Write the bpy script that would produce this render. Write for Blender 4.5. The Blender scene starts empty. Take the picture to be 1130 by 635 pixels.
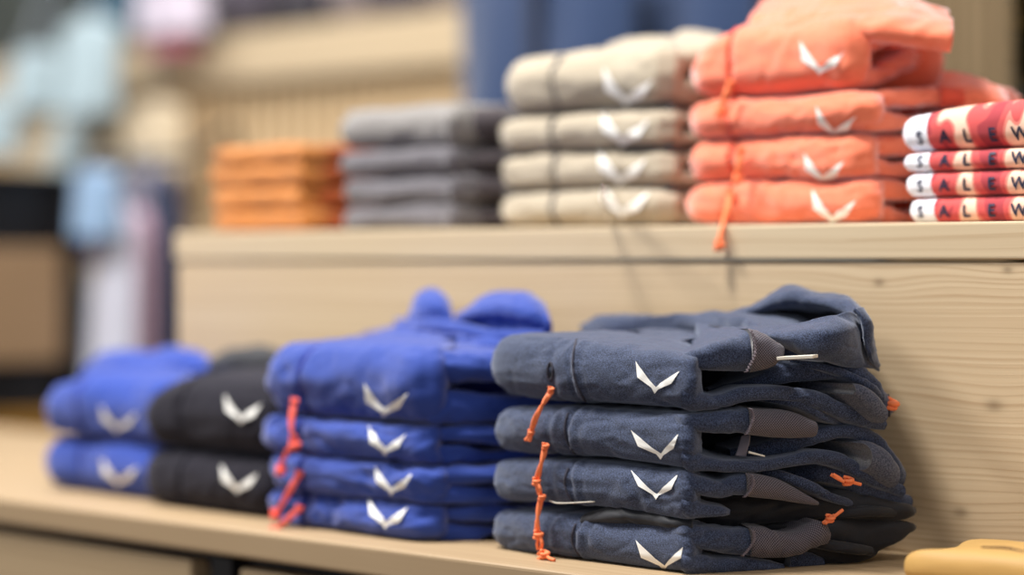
import bpy, bmesh, math, random
import numpy as np
from mathutils import Vector, noise
from mathutils.bvhtree import BVHTree

# ------------------------------------------------------------------ camera / light / exposure
scn = bpy.context.scene
C = scn.collection
FP = 2670.0                      # focal length in pixels of the 1130 px wide frame
HZ = 288.0                       # horizon row
CAMH = 0.2835
V = (-0.7193, 0.6947)            # viewing direction in plan
R_ = (0.6947, 0.7193)            # camera right in plan

cam_d = bpy.data.cameras.new('camera')
cam = bpy.data.objects.new('camera', cam_d); C.objects.link(cam)
cam_d.sensor_width = 36.0
cam_d.lens = FP / 1130.0 * 36.0
cam_d.shift_y = -(317.5 - HZ) / 1130.0
cam.location = (0, 0, CAMH)
cam.rotation_euler = (math.pi / 2, 0, math.atan2(-V[0], V[1]))
cam_d.clip_start = 0.05; cam_d.clip_end = 60
cam_d.dof.use_dof = True
cam_d.dof.focus_distance = 2.23
cam_d.dof.aperture_fstop = 1.35
scn.camera = cam

scn.view_settings.view_transform = 'Standard'
scn.view_settings.look = 'None'
scn.view_settings.gamma = 1
scn.view_settings.use_curve_mapping = False
scn.view_settings.exposure = 0.58

w = bpy.data.worlds.new('world'); scn.world = w; w.use_nodes = True
w.node_tree.nodes['Background'].inputs[0].default_value = (0.93, 0.96, 1.0, 1)
w.node_tree.nodes['Background'].inputs[1].default_value = 0.25

def area(name, loc, target, size, power, col=(1, 1, 1)):
    l = bpy.data.lights.new(name, 'AREA'); l.shape = 'RECTANGLE'; l.size = size[0]; l.size_y = size[1]
    l.energy = power; l.color = col
    o = bpy.data.objects.new(name, l); C.objects.link(o); o.location = loc
    o.rotation_euler = (Vector(target) - Vector(loc)).to_track_quat('-Z', 'Y').to_euler()
    return o
area('overhead_light', (-2.0, 1.15, 2.3), (-1.75, 1.75, 0.1), (0.35, 0.35), 50, (1.0, 0.965, 0.91))
area('overhead_light', (-3.3, 0.7, 2.3), (-2.5, 1.9, 0.2), (0.6, 0.6), 46, (1.0, 0.97, 0.92))
area('overhead_light', (-0.3, 0.9, 2.2), (-1.4, 1.9, 0.2), (0.4, 0.4), 7, (1.0, 0.93, 0.84))
area('overhead_light', (-4.2, 2.6, 2.4), (-4.4, 3.5, 0.7), (1.2, 0.8), 27, (1.0, 0.97, 0.93))
area('overhead_light', (-5.6, 2.2, 2.4), (-5.2, 3.3, 0.6), (0.8, 0.8), 14, (1.0, 0.97, 0.93))  # added fill light to brighten the far left garments, no actual fixture

# ------------------------------------------------------------------ helpers
def ray(px):
    o = (px - 565.0) / FP
    return V[0] + o * R_[0], V[1] + o * R_[1]
def Q(px, py, Y):
    """point seen at a pixel, on the plane y = Y"""
    dx, dy = ray(px); t = Y / dy
    return (dx * t, Y, CAMH - (py - HZ) / FP * t)
def QZ(px, py, t):
    dx, dy = ray(px)
    return (dx * t, dy * t, CAMH - (py - HZ) / FP * t)
def XatY(px, Y):
    dx, dy = ray(px); return dx * Y / dy

def link_mesh(name, verts, faces, mat, parent=None, smooth=True, off=(0, 0, 0)):
    me = bpy.data.meshes.new(name)
    vs = [(v[0] - off[0], v[1] - off[1], v[2] - off[2]) for v in verts]
    me.from_pydata(vs, [], faces); me.update()
    if smooth:
        me.polygons.foreach_set('use_smooth', [True] * len(me.polygons))
    o = bpy.data.objects.new(name, me); C.objects.link(o)
    if mat is not None: me.materials.append(mat)
    if parent is not None: o.parent = parent
    return o
def thing(name, label, cat, loc=(0, 0, 0), group=None):
    o = bpy.data.objects.new(name, None); C.objects.link(o); o.location = loc
    o.empty_display_size = 0.05
    o['label'] = label; o['category'] = cat
    if group: o['group'] = group
    return o
def tag(o, label, cat, group=None):
    o['label'] = label; o['category'] = cat
    if group: o['group'] = group
    return o
def struct(o):
    o['kind'] = 'structure'; return o

def box_bm(bm, a, b, bevel=0.0):
    vs = [bm.verts.new((x, y, z)) for x in (a[0], b[0]) for y in (a[1], b[1]) for z in (a[2], b[2])]
    fs = [(0, 1, 3, 2), (4, 6, 7, 5), (0, 4, 5, 1), (2, 3, 7, 6), (0, 2, 6, 4), (1, 5, 7, 3)]
    nf = [bm.faces.new([vs[i] for i in f]) for f in fs]
    if bevel > 0:
        es = set()
        for f in nf: es.update(f.edges)
        bmesh.ops.bevel(bm, geom=list(es), offset=bevel, segments=3, affect='EDGES', profile=0.6)
def boxes(name, lst, mat, parent=None, bevel=0.002, off=(0, 0, 0)):
    bm = bmesh.new()
    for a, b in lst:
        a2 = tuple(min(p, q) for p, q in zip(a, b)); b2 = tuple(max(p, q) for p, q in zip(a, b))
        a2 = tuple(p - q for p, q in zip(a2, off)); b2 = tuple(p - q for p, q in zip(b2, off))
        box_bm(bm, a2, b2, bevel)
    bmesh.ops.recalc_face_normals(bm, faces=bm.faces)
    me = bpy.data.meshes.new(name); bm.to_mesh(me); bm.free()
    me.materials.append(mat)
    o = bpy.data.objects.new(name, me); C.objects.link(o)
    if parent is not None: o.parent = parent
    return o

def crom(P, n, closed=False):
    """Catmull-Rom through rows of P, n samples"""
    P = np.array(P, float); m = len(P)
    if closed: idx = lambda i: P[i % m]; segs = m
    else:
        idx = lambda i: P[i] if 0 <= i < m else (2 * P[0] - P[1] if i < 0 else 2 * P[-1] - P[-2]); segs = m - 1
    # param by chord length so that samples are even
    L = [0]
    for i in range(segs):
        a, b = idx(i)[:3], idx(i + 1)[:3]; L.append(L[-1] + max(1e-5, float(np.linalg.norm(a - b))))
    out = []
    tot = L[-1]
    for k in range(n):
        s = tot * k / (n if closed else n - 1)
        i = 0
        while i < segs - 1 and L[i + 1] < s: i += 1
        t = (s - L[i]) / (L[i + 1] - L[i])
        p0, p1, p2, p3 = idx(i - 1), idx(i), idx(i + 1), idx(i + 2)
        out.append(0.5 * ((2 * p1) + (-p0 + p2) * t + (2 * p0 - 5 * p1 + 4 * p2 - p3) * t * t + (-p0 + 3 * p1 - 3 * p2 + p3) * t ** 3))
    return np.array(out)

def grid_normals(G, wrap):
    du = np.roll(G, -1, 0) - np.roll(G, 1, 0)
    if not wrap:
        du[0] = G[1] - G[0]; du[-1] = G[-1] - G[-2]
    dv = np.zeros_like(G)
    dv[:, 1:-1] = G[:, 2:] - G[:, :-2]; dv[:, 0] = G[:, 1] - G[:, 0]; dv[:, -1] = G[:, -1] - G[:, -2]
    n = np.cross(du, dv); l = np.linalg.norm(n, axis=2, keepdims=True); l[l < 1e-12] = 1
    return n / l

def wrinkle(p, seed, s=(14, 14, 42)):
    q = Vector((p[0] * s[0] + seed * 7.3, p[1] * s[1] + seed * 3.1, p[2] * s[2] + seed))
    q2 = q + Vector((noise.noise(q * 0.6), noise.noise(q * 0.6 + Vector((5, 3, 1))), 0)) * 1.1
    a = noise.noise(q2)
    b = 1 - abs(noise.noise(q2 * 1.9)) * 2.2
    c = noise.noise(q2 * 4.3)
    e = max(0.0, 1 - abs(noise.noise(q * 0.9 + Vector((3.3, seed, 1.7)))) * 7)
    return 0.55 * a + 0.25 * b + 0.13 * c - 0.22 * e * e

def grid_faces(nu, nv, wrap, flip=False):
    F = []
    for i in range(nu if wrap else nu - 1):
        i2 = (i + 1) % nu
        for j in range(nv - 1):
            f = (i * nv + j, i2 * nv + j, i2 * nv + j + 1, i * nv + j + 1)
            F.append(f[::-1] if flip else f)
    return F

def loft(name, cols, inner, mat, parent, closed=False, ncol=120, crown=0.0, amp=0.002, seed=1, nflat=14, narc=22,
         boxy=0.8, rad=1.1, grooves=(), ws=(14, 14, 42), inner_z=None, sub=None, rim=1.0, capends=True):
    """folded cloth: columns (x, y, ztop, zbot) are the outer rim; cloth runs from above the inner line round the rim and back underneath"""
    K = [list(c) + list(inner[i] if isinstance(inner, list) else inner) for i, c in enumerate(cols)]
    S = crom(K, ncol, closed)
    nv = nflat * 2 + narc
    G = np.zeros((ncol, nv, 3))
    for i in range(ncol):
        x, y, zt, zb, ix, iy = S[i][:6]
        if zt < zb + 0.0005: zt = zb + 0.0005
        L = math.hypot(ix - x, iy - y) + 1e-6
        c, h = (zt + zb) / 2, (zt - zb) / 2
        Rr = min(h * rad, L * 0.6) / L
        ci = c if inner_z is None else inner_z
        pts = []
        for k in range(nflat):
            f = k / nflat; q = 1 + (Rr - 1) * f
            pts.append((q, h * 1.0, 1))
        for k in range(narc):
            a = math.pi / 2 - math.pi * k / (narc - 1)
            q = Rr * (1 - math.copysign(abs(math.cos(a)) ** boxy, math.cos(a)))
            pts.append((q, h * math.copysign(abs(math.sin(a)) ** (0.95), math.sin(a)), 1 if a > 0 else -1))
        for k in range(nflat):
            f = (k + 1) / nflat; q = Rr + (1 - Rr) * f
            pts.append((q, -h, -1))
        for j, (q, dz, sd) in enumerate(pts):
            z = c + dz
            if sd > 0: z += crown * (1 - (1 - min(1, q * 1.15)) ** 2) * (dz / max(h, 1e-6))
            G[i, j] = (x + (ix - x) * q, y + (iy - y) * q, z)
    N = grid_normals(G, closed)
    # orient normals outward: at rim they must point away from inner
    j = nv // 2
    sgn = 0
    for i in range(0, ncol, 5):
        sgn += (S[i][0] - S[i][4]) * N[i, j, 0] + (S[i][1] - S[i][5]) * N[i, j, 1]
    flip = sgn < 0
    if flip: N = -N
    if amp > 0 or grooves:
        for i in range(ncol):
            hh = (S[i][2] - S[i][3]) / 2
            e = 1.0
            if not closed: e = min(1, min(i, ncol - 1 - i) / 6.0)
            for j in range(nv):
                p = G[i, j]
                d = 0
                if amp > 0:
                    d = amp * wrinkle(p, seed, ws) * min(1.0, hh / 0.006)
                    if j > nflat + narc * 0.8: d = min(d, 0)
                for gx, gw, gd in grooves:
                    gg = (p[0] - gx - 0.004 * math.sin(p[2] * 60 + gx * 9)) / gw
                    d -= gd * math.exp(-gg * gg)
                G[i, j] += N[i, j] * d
    V_ = G.reshape(-1, 3).tolist()
    F = grid_faces(ncol, nv, closed, flip)
    if not closed and capends:
        for i in (0, ncol - 1):
            F.append([i * nv + k for k in range(nv)][::(1 if i == 0 else -1)])
    ob = link_mesh(name, V_, F, mat, parent, off=parent.location if parent is not None else (0, 0, 0))
    if mat is M.get('cuff'):
        mid = nv // 2
        lu = np.concatenate([[0], np.cumsum(np.linalg.norm(np.diff(G[:, mid], axis=0), axis=1))])
        lv = np.concatenate([[0], np.cumsum(np.linalg.norm(np.diff(G[ncol // 3], axis=0), axis=1))])
        uv = ob.data.uv_layers.new(name='UVMap').data
        for lp in ob.data.loops: uv[lp.index].uv = (lu[lp.vertex_index // nv], lv[lp.vertex_index % nv])
    return ob

def patch(name, rows, mat, parent, nu=40, nv=40, amp=0.0015, seed=1, thick=0.0025, ws=(16, 16, 30)):
    """cloth surface through rows of 3-D control points"""
    rr = [crom(r, nv) for r in rows]
    G = np.array([crom([r[j] for r in rr], nu) for j in range(nv)]).transpose(1, 0, 2)
    N = grid_normals(G, False)
    if N[:, :, 1].mean() > 0: N = -N
    for i in range(nu):
        for j in range(nv):
            G[i, j] += N[i, j] * amp * wrinkle(G[i, j], seed, ws)
    B = G - N * thick
    n = nu * nv
    V_ = G.reshape(-1, 3).tolist() + B.reshape(-1, 3).tolist()
    F = grid_faces(nu, nv, False)
    F2 = [tuple(k + n for k in f[::-1]) for f in F]
    ring = [(i, 0) for i in range(nu)] + [(nu - 1, j) for j in range(1, nv)] + [(i, nv - 1) for i in range(nu - 2, -1, -1)] + [(0, j) for j in range(nv - 2, 0, -1)]
    ids = [i * nv + j for i, j in ring]
    E = [(ids[k], ids[(k + 1) % len(ids)], ids[(k + 1) % len(ids)] + n, ids[k] + n) for k in range(len(ids))]
    o = link_mesh(name, V_, F + F2 + E, mat, parent, off=parent.location if parent is not None else (0, 0, 0))
    bm = bmesh.new(); bm.from_mesh(o.data); bmesh.ops.recalc_face_normals(bm, faces=bm.faces); bm.to_mesh(o.data); bm.free()
    return o

def tube_geo(path, rads, nseg=8, n=None, flat=1.0):
    n = n or len(path) * 5
    K = [list(p) + [r] for p, r in zip(path, rads)]
    S = crom(K, n)
    Vv, F = [], []
    up = Vector((0.3, 0.2, 1)).normalized()
    for i in range(n):
        p = Vector(S[i][:3]); t = Vector(S[min(n - 1, i + 1)][:3]) - Vector(S[max(0, i - 1)][:3])
        if t.length < 1e-9: t = Vector((0, 0, 1))
        t.normalize(); a = t.cross(up)
        if a.length < 0.05: a = t.cross(Vector((1, 0, 0)))
        a.normalize(); b = t.cross(a)
        for k in range(nseg):
            an = 2 * math.pi * k / nseg
            Vv.append(tuple(p + (a * math.cos(an) + b * math.sin(an) * flat) * S[i][3]))
    F = [(i * nseg + k, i * nseg + (k + 1) % nseg, (i + 1) * nseg + (k + 1) % nseg, (i + 1) * nseg + k) for i in range(n - 1) for k in range(nseg)]
    F.append(tuple(range(nseg))[::-1]); F.append(tuple((n - 1) * nseg + k for k in range(nseg)))
    return Vv, F
def merge(geos):
    Vv, F = [], []
    for v, f in geos:
        o = len(Vv); Vv += v; F += [tuple(k + o for k in ff) for ff in f]
    return Vv, F
def knot_geo(c, r, axis=(0, 0, 1), rt=None):
    """small overhand knot: a doubled coil around the cord"""
    rt = rt or r * 0.55
    A = Vector(axis).normalized(); U = A.cross(Vector((0.3, 1, 0.1))).normalized(); W = A.cross(U)
    pts = []
    for k in range(22):
        a = k / 21 * 2 * math.pi * 2.2
        pts.append(tuple(Vector(c) + (U * math.cos(a) + W * math.sin(a)) * r + A * (k / 21 - 0.5) * r * 2.1 + U * 0.25 * r * math.sin(a * 0.5)))
    return tube_geo(pts, [rt] * 22, 7, 60)

def bvh_of(objs):
    Vv, F = [], []
    for o in objs:
        off = len(Vv); loc = o.parent.location if o.parent else Vector((0, 0, 0))
        Vv += [v.co + loc for v in o.data.vertices]
        F += [tuple(k + off for k in p.vertices) for p in o.data.polygons]
    return BVHTree.FromPolygons(Vv, F)
def hit_px(bvh, px, py, lift=0.0006):
    dx, dy = ray(px); d = Vector((dx, dy, -(py - HZ) / FP)).normalized()
    h = bvh.ray_cast(Vector((0, 0, CAMH)), d)
    if h[0] is None: return None
    n = h[1] if h[1].dot(d) < 0 else -h[1]
    return h[0] + n * lift - d * lift * 0.5

LT = dict(A=(702, 399), B=(703.7, 416.8), C=(723, 434.6), D=(724.5, 427.5), E=(750.6, 409.6), F=(741.4, 423.5))
def logo(bvh, pts, mat, parent, lift=0.0007, n=9):
    """two-winged bird mark pressed on to the cloth; pts = A left tip, B left shoulder, C bottom, D notch, E right tip, F right shoulder"""
    A, B, Cc, D, E, F_ = [np.array(p, float) for p in pts]
    ai = D + (A - D) * 0.30 + np.array((0.4, -1.9)) * np.linalg.norm(A - D) / 36   # inner bend left
    ai = A + (D - A) * 0.72 + np.array((-0.02, 0.02)) * np.linalg.norm(A - D)
    bi = B + (Cc - B) * 0.78 + np.array((0.02, -0.10)) * np.linalg.norm(B - Cc)
    ei = D + (E - D) * 0.26 + np.array((-0.0, -0.04)) * np.linalg.norm(E - D)
    fi = Cc + (F_ - Cc) * 0.22 + np.array((-0.02, -0.10)) * np.linalg.norm(F_ - Cc)
    strips = [([A, ai, D], [B, bi, Cc]), ([D, ei, E], [Cc, fi, F_])]
    Vv, F = [], []
    for up, lo in strips:
        def pl(P, t):
            t *= 2; i = min(1, int(t)); return P[i] + (P[i + 1] - P[i]) * (t - i)
        base = len(Vv); m = 2 * n + 1
        for i in range(m):
            a, b = pl(up, i / (m - 1)), pl(lo, i / (m - 1))
            for j in range(n):
                p = a + (b - a) * j / (n - 1)
                h = hit_px(bvh, p[0], p[1], lift)
                if h is None: h = Vector(Vv[-1]) if Vv else Vector(Q(p[0], p[1], 1.62))
                Vv.append(tuple(h))
        F += [(base + i * n + j, base + (i + 1) * n + j, base + (i + 1) * n + j + 1, base + i * n + j + 1) for i in range(m - 1) for j in range(n - 1)]
    return link_mesh('logo', Vv, F, mat, parent, off=parent.location)

def cord(path_px, knots, mat, parent, r=0.0016, double=True, name='drawcord', tails=()):
    geos = []
    pts = [Q(*p) for p in path_px]
    if double:
        for s in (-1, 1):
            geos.append(tube_geo([(p[0] + s * r * 0.8 * math.cos(i * 1.2), p[1] + s * r * 0.6 * math.sin(i * 1.2), p[2]) for i, p in enumerate(pts)], [r] * len(pts), 8))
    else: geos.append(tube_geo(pts, [r] * len(pts), 8))
    for k in knots:
        c = Q(*k[:3]); geos.append(knot_geo(c, r * (k[3] if len(k) > 3 else 1.5), (0.15, 0, 1)))
    for t in tails:
        P_ = [Q(*p) for p in t]; geos.append(tube_geo(P_, [r] * len(P_), 7))
    Vv, F = merge(geos)
    return link_mesh(name, Vv, F, mat, parent, off=parent.location)

# ------------------------------------------------------------------ materials
def newmat(name):
    m = bpy.data.materials.new(name); m.use_nodes = True
    nt = m.node_tree; b = nt.nodes['Principled BSDF']
    return m, nt, b
def lin(c):
    return tuple((v / 255 / 12.92) if v / 255 <= 0.04045 else ((v / 255 + 0.055) / 1.055) ** 2.4 for v in c) + (1,)
def N_(nt, t, **kw):
    n = nt.nodes.new(t)
    for k, v in kw.items(): setattr(n, k, v)
    return n
def mixc(nt, fac, a, b, mode='MIX'):
    n = N_(nt, 'ShaderNodeMix', data_type='RGBA', blend_type=mode)
    for i, s in ((0, fac), (6, a), (7, b)):
        if hasattr(s, 'links') or hasattr(s, 'is_linked'): nt.links.new(s, n.inputs[i])
        elif isinstance(s, (int, float)): n.inputs[i].default_value = s
        else: n.inputs[i].default_value = s
    return n.outputs[2]
def fabric(name, col, col2=None, scale=900, rough=0.85, sheen=0.25, bump=0.35, weave=True, sheencol=(1, 1, 1, 1), cover=0.5):
    m, nt, b = newmat(name)
    tc = N_(nt, 'ShaderNodeTexCoord')
    n1 = N_(nt, 'ShaderNodeTexNoise'); n1.inputs['Scale'].default_value = scale; n1.inputs['Detail'].default_value = 2
    nt.links.new(tc.outputs['Object'], n1.inputs['Vector'])
    rmp = N_(nt, 'ShaderNodeValToRGB'); rmp.color_ramp.elements[0].position = cover - 0.14; rmp.color_ramp.elements[1].position = cover + 0.16
    nt.links.new(n1.outputs['Fac'], rmp.inputs['Fac'])
    c2 = col2 or tuple(min(1, v * 1.35) for v in col[:3]) + (1,)
    base = mixc(nt, rmp.outputs['Color'], col, c2)
    n2 = N_(nt, 'ShaderNodeTexNoise'); n2.inputs['Scale'].default_value = 25; n2.inputs['Detail'].default_value = 4
    nt.links.new(tc.outputs['Object'], n2.inputs['Vector'])
    nt.links.new(base, b.inputs['Base Color'])
    b.inputs['Roughness'].default_value = rough
    b.inputs['Sheen Weight'].default_value = sheen
    b.inputs['Sheen Roughness'].default_value = 0.5
    b.inputs['Sheen Tint'].default_value = sheencol
    b.inputs['Specular IOR Level'].default_value = 0.25
    bp = N_(nt, 'ShaderNodeBump'); bp.inputs['Strength'].default_value = bump; bp.inputs['Distance'].default_value = 0.0006
    nt.links.new(n1.outputs['Fac'], bp.inputs['Height'])
    bp2 = N_(nt, 'ShaderNodeBump'); bp2.inputs['Strength'].default_value = 0.2; bp2.inputs['Distance'].default_value = 0.004
    nt.links.new(n2.outputs['Fac'], bp2.inputs['Height']); nt.links.new(bp.outputs['Normal'], bp2.inputs['Normal'])
    nt.links.new(bp2.outputs['Normal'], b.inputs['Normal'])
    return m
def dotted(name, col, dot, scale=420):
    m, nt, b = newmat(name)
    tc = N_(nt, 'ShaderNodeTexCoord')
    v = N_(nt, 'ShaderNodeTexVoronoi'); v.inputs['Scale'].default_value = scale; v.inputs['Randomness'].default_value = 0.0
    v.voronoi_dimensions = '2D'
    mp = N_(nt, 'ShaderNodeMapping'); mp.inputs['Rotation'].default_value = (0, 0, 0.785); nt.links.new(tc.outputs['UV'], mp.inputs[0])
    nt.links.new(mp.outputs[0], v.inputs['Vector'])
    r = N_(nt, 'ShaderNodeValToRGB'); r.color_ramp.elements[0].position = 0.25; r.color_ramp.elements[0].color = (1, 1, 1, 1)
    r.color_ramp.elements[1].position = 0.36; r.color_ramp.elements[1].color = (0, 0, 0, 1)
    nt.links.new(v.outputs['Distance'], r.inputs['Fac'])
    nt.links.new(mixc(nt, r.outputs['Color'], col, dot), b.inputs['Base Color'])
    b.inputs['Roughness'].default_value = 0.8; b.inputs['Sheen Weight'].default_value = 0.2
    bp = N_(nt, 'ShaderNodeBump'); bp.inputs['Strength'].default_value = 0.5; bp.inputs['Distance'].default_value = 0.0007
    nt.links.new(r.outputs['Color'], bp.inputs['Height']); nt.links.new(bp.outputs['Normal'], b.inputs['Normal'])
    return m
def plain(name, col, rough=0.6, metal=0.0, spec=0.4):
    m, nt, b = newmat(name)
    tc = N_(nt, 'ShaderNodeTexCoord'); n1 = N_(nt, 'ShaderNodeTexNoise'); n1.inputs['Scale'].default_value = 18
    nt.links.new(tc.outputs['Object'], n1.inputs['Vector'])
    nt.links.new(mixc(nt, n1.outputs['Fac'], tuple(v * 0.92 for v in col[:3]) + (1,), tuple(min(1, v * 1.08) for v in col[:3]) + (1,)), b.inputs['Base Color'])
    b.inputs['Roughness'].default_value = rough; b.inputs['Metallic'].default_value = metal; b.inputs['Specular IOR Level'].default_value = spec
    return m
def wood(name, light, dark, along='X', scale=1.0, contrast=0.5, rough=0.55, knots=(), line=34, vert='Z'):
    m, nt, b = newmat(name)
    tc = N_(nt, 'ShaderNodeTexCoord')
    sep = N_(nt, 'ShaderNodeSeparateXYZ'); nt.links.new(tc.outputs['Object'], sep.inputs[0])
    # coordinate across the grain, bent around each knot
    def mth(op, a, c=None, d=None):
        n = N_(nt, 'ShaderNodeMath', operation=op)
        for i, s in enumerate((a, c, d)):
            if s is None: continue
            if hasattr(s, 'is_linked'): nt.links.new(s, n.inputs[i])
            else: n.inputs[i].default_value = s
        return n.outputs[0]
    A = {'X': 0, 'Y': 1, 'Z': 2}
    al = sep.outputs[A[along]]; ac = sep.outputs[A[vert]]; third = sep.outputs[3 - A[along] - A[vert]]
    # low frequency waviness
    cmb = N_(nt, 'ShaderNodeCombineXYZ')
    nt.links.new(mth('MULTIPLY', al, 2.2 * scale), cmb.inputs[0]); nt.links.new(mth('MULTIPLY', ac, 9 * scale), cmb.inputs[1]); nt.links.new(mth('MULTIPLY', third, 9 * scale), cmb.inputs[2])
    nz = N_(nt, 'ShaderNodeTexNoise'); nz.inputs['Scale'].default_value = 1; nz.inputs['Detail'].default_value = 2
    nt.links.new(cmb.outputs[0], nz.inputs['Vector'])
    c = mth('ADD', ac, mth('MULTIPLY', nz.outputs['Fac'], 0.022))
    kmask = None
    for kx, kz, kr in knots:
        dx = mth('MULTIPLY', mth('SUBTRACT', al, kx), 0.28); dz = mth('SUBTRACT', ac, kz)
        d2 = mth('ADD', mth('MULTIPLY', dx, dx), mth('MULTIPLY', dz, dz))
        e = mth('EXPONENT', mth('MULTIPLY', d2, -1.0 / (kr * 2.6) ** 2))
        c = mth('ADD', c, mth('MULTIPLY', e, kr * 1.0))
        dx2 = mth('SUBTRACT', al, kx); dd = mth('SQRT', mth('ADD', mth('MULTIPLY', mth('MULTIPLY', dx2, dx2), 0.35), mth('MULTIPLY', dz, dz)))
        k = mth('EXPONENT', mth('MULTIPLY', mth('MULTIPLY', dd, dd), -1.0 / (kr * 0.62) ** 2))
        kmask = k if kmask is None else mth('MAXIMUM', kmask, k)
    # rings: sharp one-sided saw, period varies
    cm2 = N_(nt, 'ShaderNodeCombineXYZ')
    nt.links.new(mth('MULTIPLY', al, 0.7 * scale), cm2.inputs[0]); nt.links.new(mth('MULTIPLY', c, line * 3.2 * scale), cm2.inputs[1])
    nl = N_(nt, 'ShaderNodeTexNoise'); nl.inputs['Scale'].default_value = 1; nl.inputs['Detail'].default_value = 3; nl.inputs['Roughness'].default_value = 0.6
    nt.links.new(cm2.outputs[0], nl.inputs['Vector'])
    saw = mth('FRACT', mth('ADD', mth('MULTIPLY', c, line * 3.4 * scale), mth('MULTIPLY', nl.outputs['Fac'], 1.5)))
    saw = mth('POWER', saw, 3.5)
    f = mth('ADD', mth('MULTIPLY', saw, 0.55 * contrast), mth('MULTIPLY', nl.outputs['Fac'], 0.9 * contrast))
    # fine fibres
    cm3 = N_(nt, 'ShaderNodeCombineXYZ')
    nt.links.new(mth('MULTIPLY', al, 14 * scale), cm3.inputs[0]); nt.links.new(mth('MULTIPLY', ac, 700 * scale), cm3.inputs[1]); nt.links.new(mth('MULTIPLY', third, 700 * scale), cm3.inputs[2])
    nf = N_(nt, 'ShaderNodeTexNoise'); nf.inputs['Scale'].default_value = 1; nf.inputs['Detail'].default_value = 2
    nt.links.new(cm3.outputs[0], nf.inputs['Vector'])
    f = mth('ADD', f, mth('MULTIPLY', nf.outputs['Fac'], 0.22 * contrast))
    cl = N_(nt, 'ShaderNodeClamp'); nt.links.new(f, cl.inputs[0])
    col = mixc(nt, cl.outputs[0], light, dark)
    if kmask is not None: col = mixc(nt, mth('MULTIPLY', kmask, 0.5), col, tuple(v * 0.28 for v in dark[:3]) + (1,))
    nt.links.new(col, b.inputs['Base Color'])
    b.inputs['Roughness'].default_value = rough; b.inputs['Specular IOR Level'].default_value = 0.3
    bp = N_(nt, 'ShaderNodeBump'); bp.inputs['Strength'].default_value = 0.25; bp.inputs['Distance'].default_value = 0.0008
    nt.links.new(cl.outputs[0], bp.inputs['Height']); nt.links.new(bp.outputs['Normal'], b.inputs['Normal'])
    return m

M = {}
M['navy'] = fabric('heathered_navy', lin((14, 22, 42)), lin((76, 88, 120)), scale=1050, sheen=0.42, bump=0.4, cover=0.53, sheencol=(0.75, 0.82, 1, 1))
M['ribbed'] = fabric('ribbed_trim', lin((52, 58, 78)), lin((96, 100, 118)), scale=700)
M['navyseam'] = fabric('navy_piping', lin((34, 36, 50)), lin((64, 62, 76)), scale=1400, sheen=0.1)
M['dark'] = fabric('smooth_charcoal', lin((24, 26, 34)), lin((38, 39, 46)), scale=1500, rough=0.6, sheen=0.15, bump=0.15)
M['cuff'] = dotted('dotted_cuff_mesh', lin((52, 46, 58)), lin((122, 116, 128)), 520)
M['stitch'] = plain('light_stitching', lin((128, 116, 124)), 0.8)
M['blue'] = fabric('royal_blue', lin((34, 60, 140)), lin((46, 72, 158)), scale=900, sheen=0.5, sheencol=(0.7, 0.72, 1, 1))
M['blueseam'] = fabric('blue_seam', lin((30, 40, 118)), scale=900, sheen=0.1)
M['blueleft'] = fabric('cobalt_blue', lin((28, 58, 146)), lin((40, 72, 166)), scale=900, sheen=0.4, sheencol=(0.7, 0.72, 1, 1))
M['black'] = fabric('black_cloth', lin((12, 10, 20)), lin((26, 23, 36)), scale=900, sheen=0.12, sheencol=(0.8, 0.8, 1, 1))
M['orange'] = fabric('coral_orange', lin((234, 112, 74)), lin((244, 134, 98)), scale=700, sheen=0.9, sheencol=(1, 0.88, 0.9, 1))
M['orangeseam'] = fabric('coral_seam', lin((204, 78, 54)), scale=700, sheen=0.2)
M['orangecord'] = plain('orange_cord', lin((255, 134, 84)), 0.55)
M['redcord'] = plain('coral_cord', lin((250, 106, 92)), 0.55)
M['beige'] = fabric('beige_cloth', lin((162, 150, 132)), lin((180, 168, 148)), scale=700, sheen=0.3)
M['beigedark'] = fabric('brown_lining', lin((70, 56, 52)), lin((92, 76, 70)), scale=700, sheen=0.1)
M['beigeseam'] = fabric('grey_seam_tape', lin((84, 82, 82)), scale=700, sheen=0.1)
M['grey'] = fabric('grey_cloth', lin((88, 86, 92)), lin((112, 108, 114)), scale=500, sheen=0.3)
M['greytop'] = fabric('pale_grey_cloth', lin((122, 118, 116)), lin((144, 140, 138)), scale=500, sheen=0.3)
M['greydark'] = fabric('dark_grey_cloth', lin((66, 60, 64)), scale=500, sheen=0.1)
M['amber'] = fabric('amber_cloth', lin((184, 114, 54)), lin((198, 130, 68)), scale=500, sheen=0.2)
M['amberdark'] = fabric('rust_cloth', lin((150, 70, 34)), lin((166, 84, 44)), scale=500, sheen=0.1)
M['logo'] = plain('white_print', lin((248, 246, 242)), 0.5)
M['tagpaper'] = plain('paper_tag', lin((232, 226, 214)), 0.6)
M['letters'] = plain('dark_blue_print', lin((40, 46, 74)), 0.6)
M['blackmetal'] = plain('black_metal', lin((22, 21, 24)), 0.45)
M['steel'] = plain('brushed_steel', lin((150, 158, 168)), 0.35, 0.8)

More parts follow.
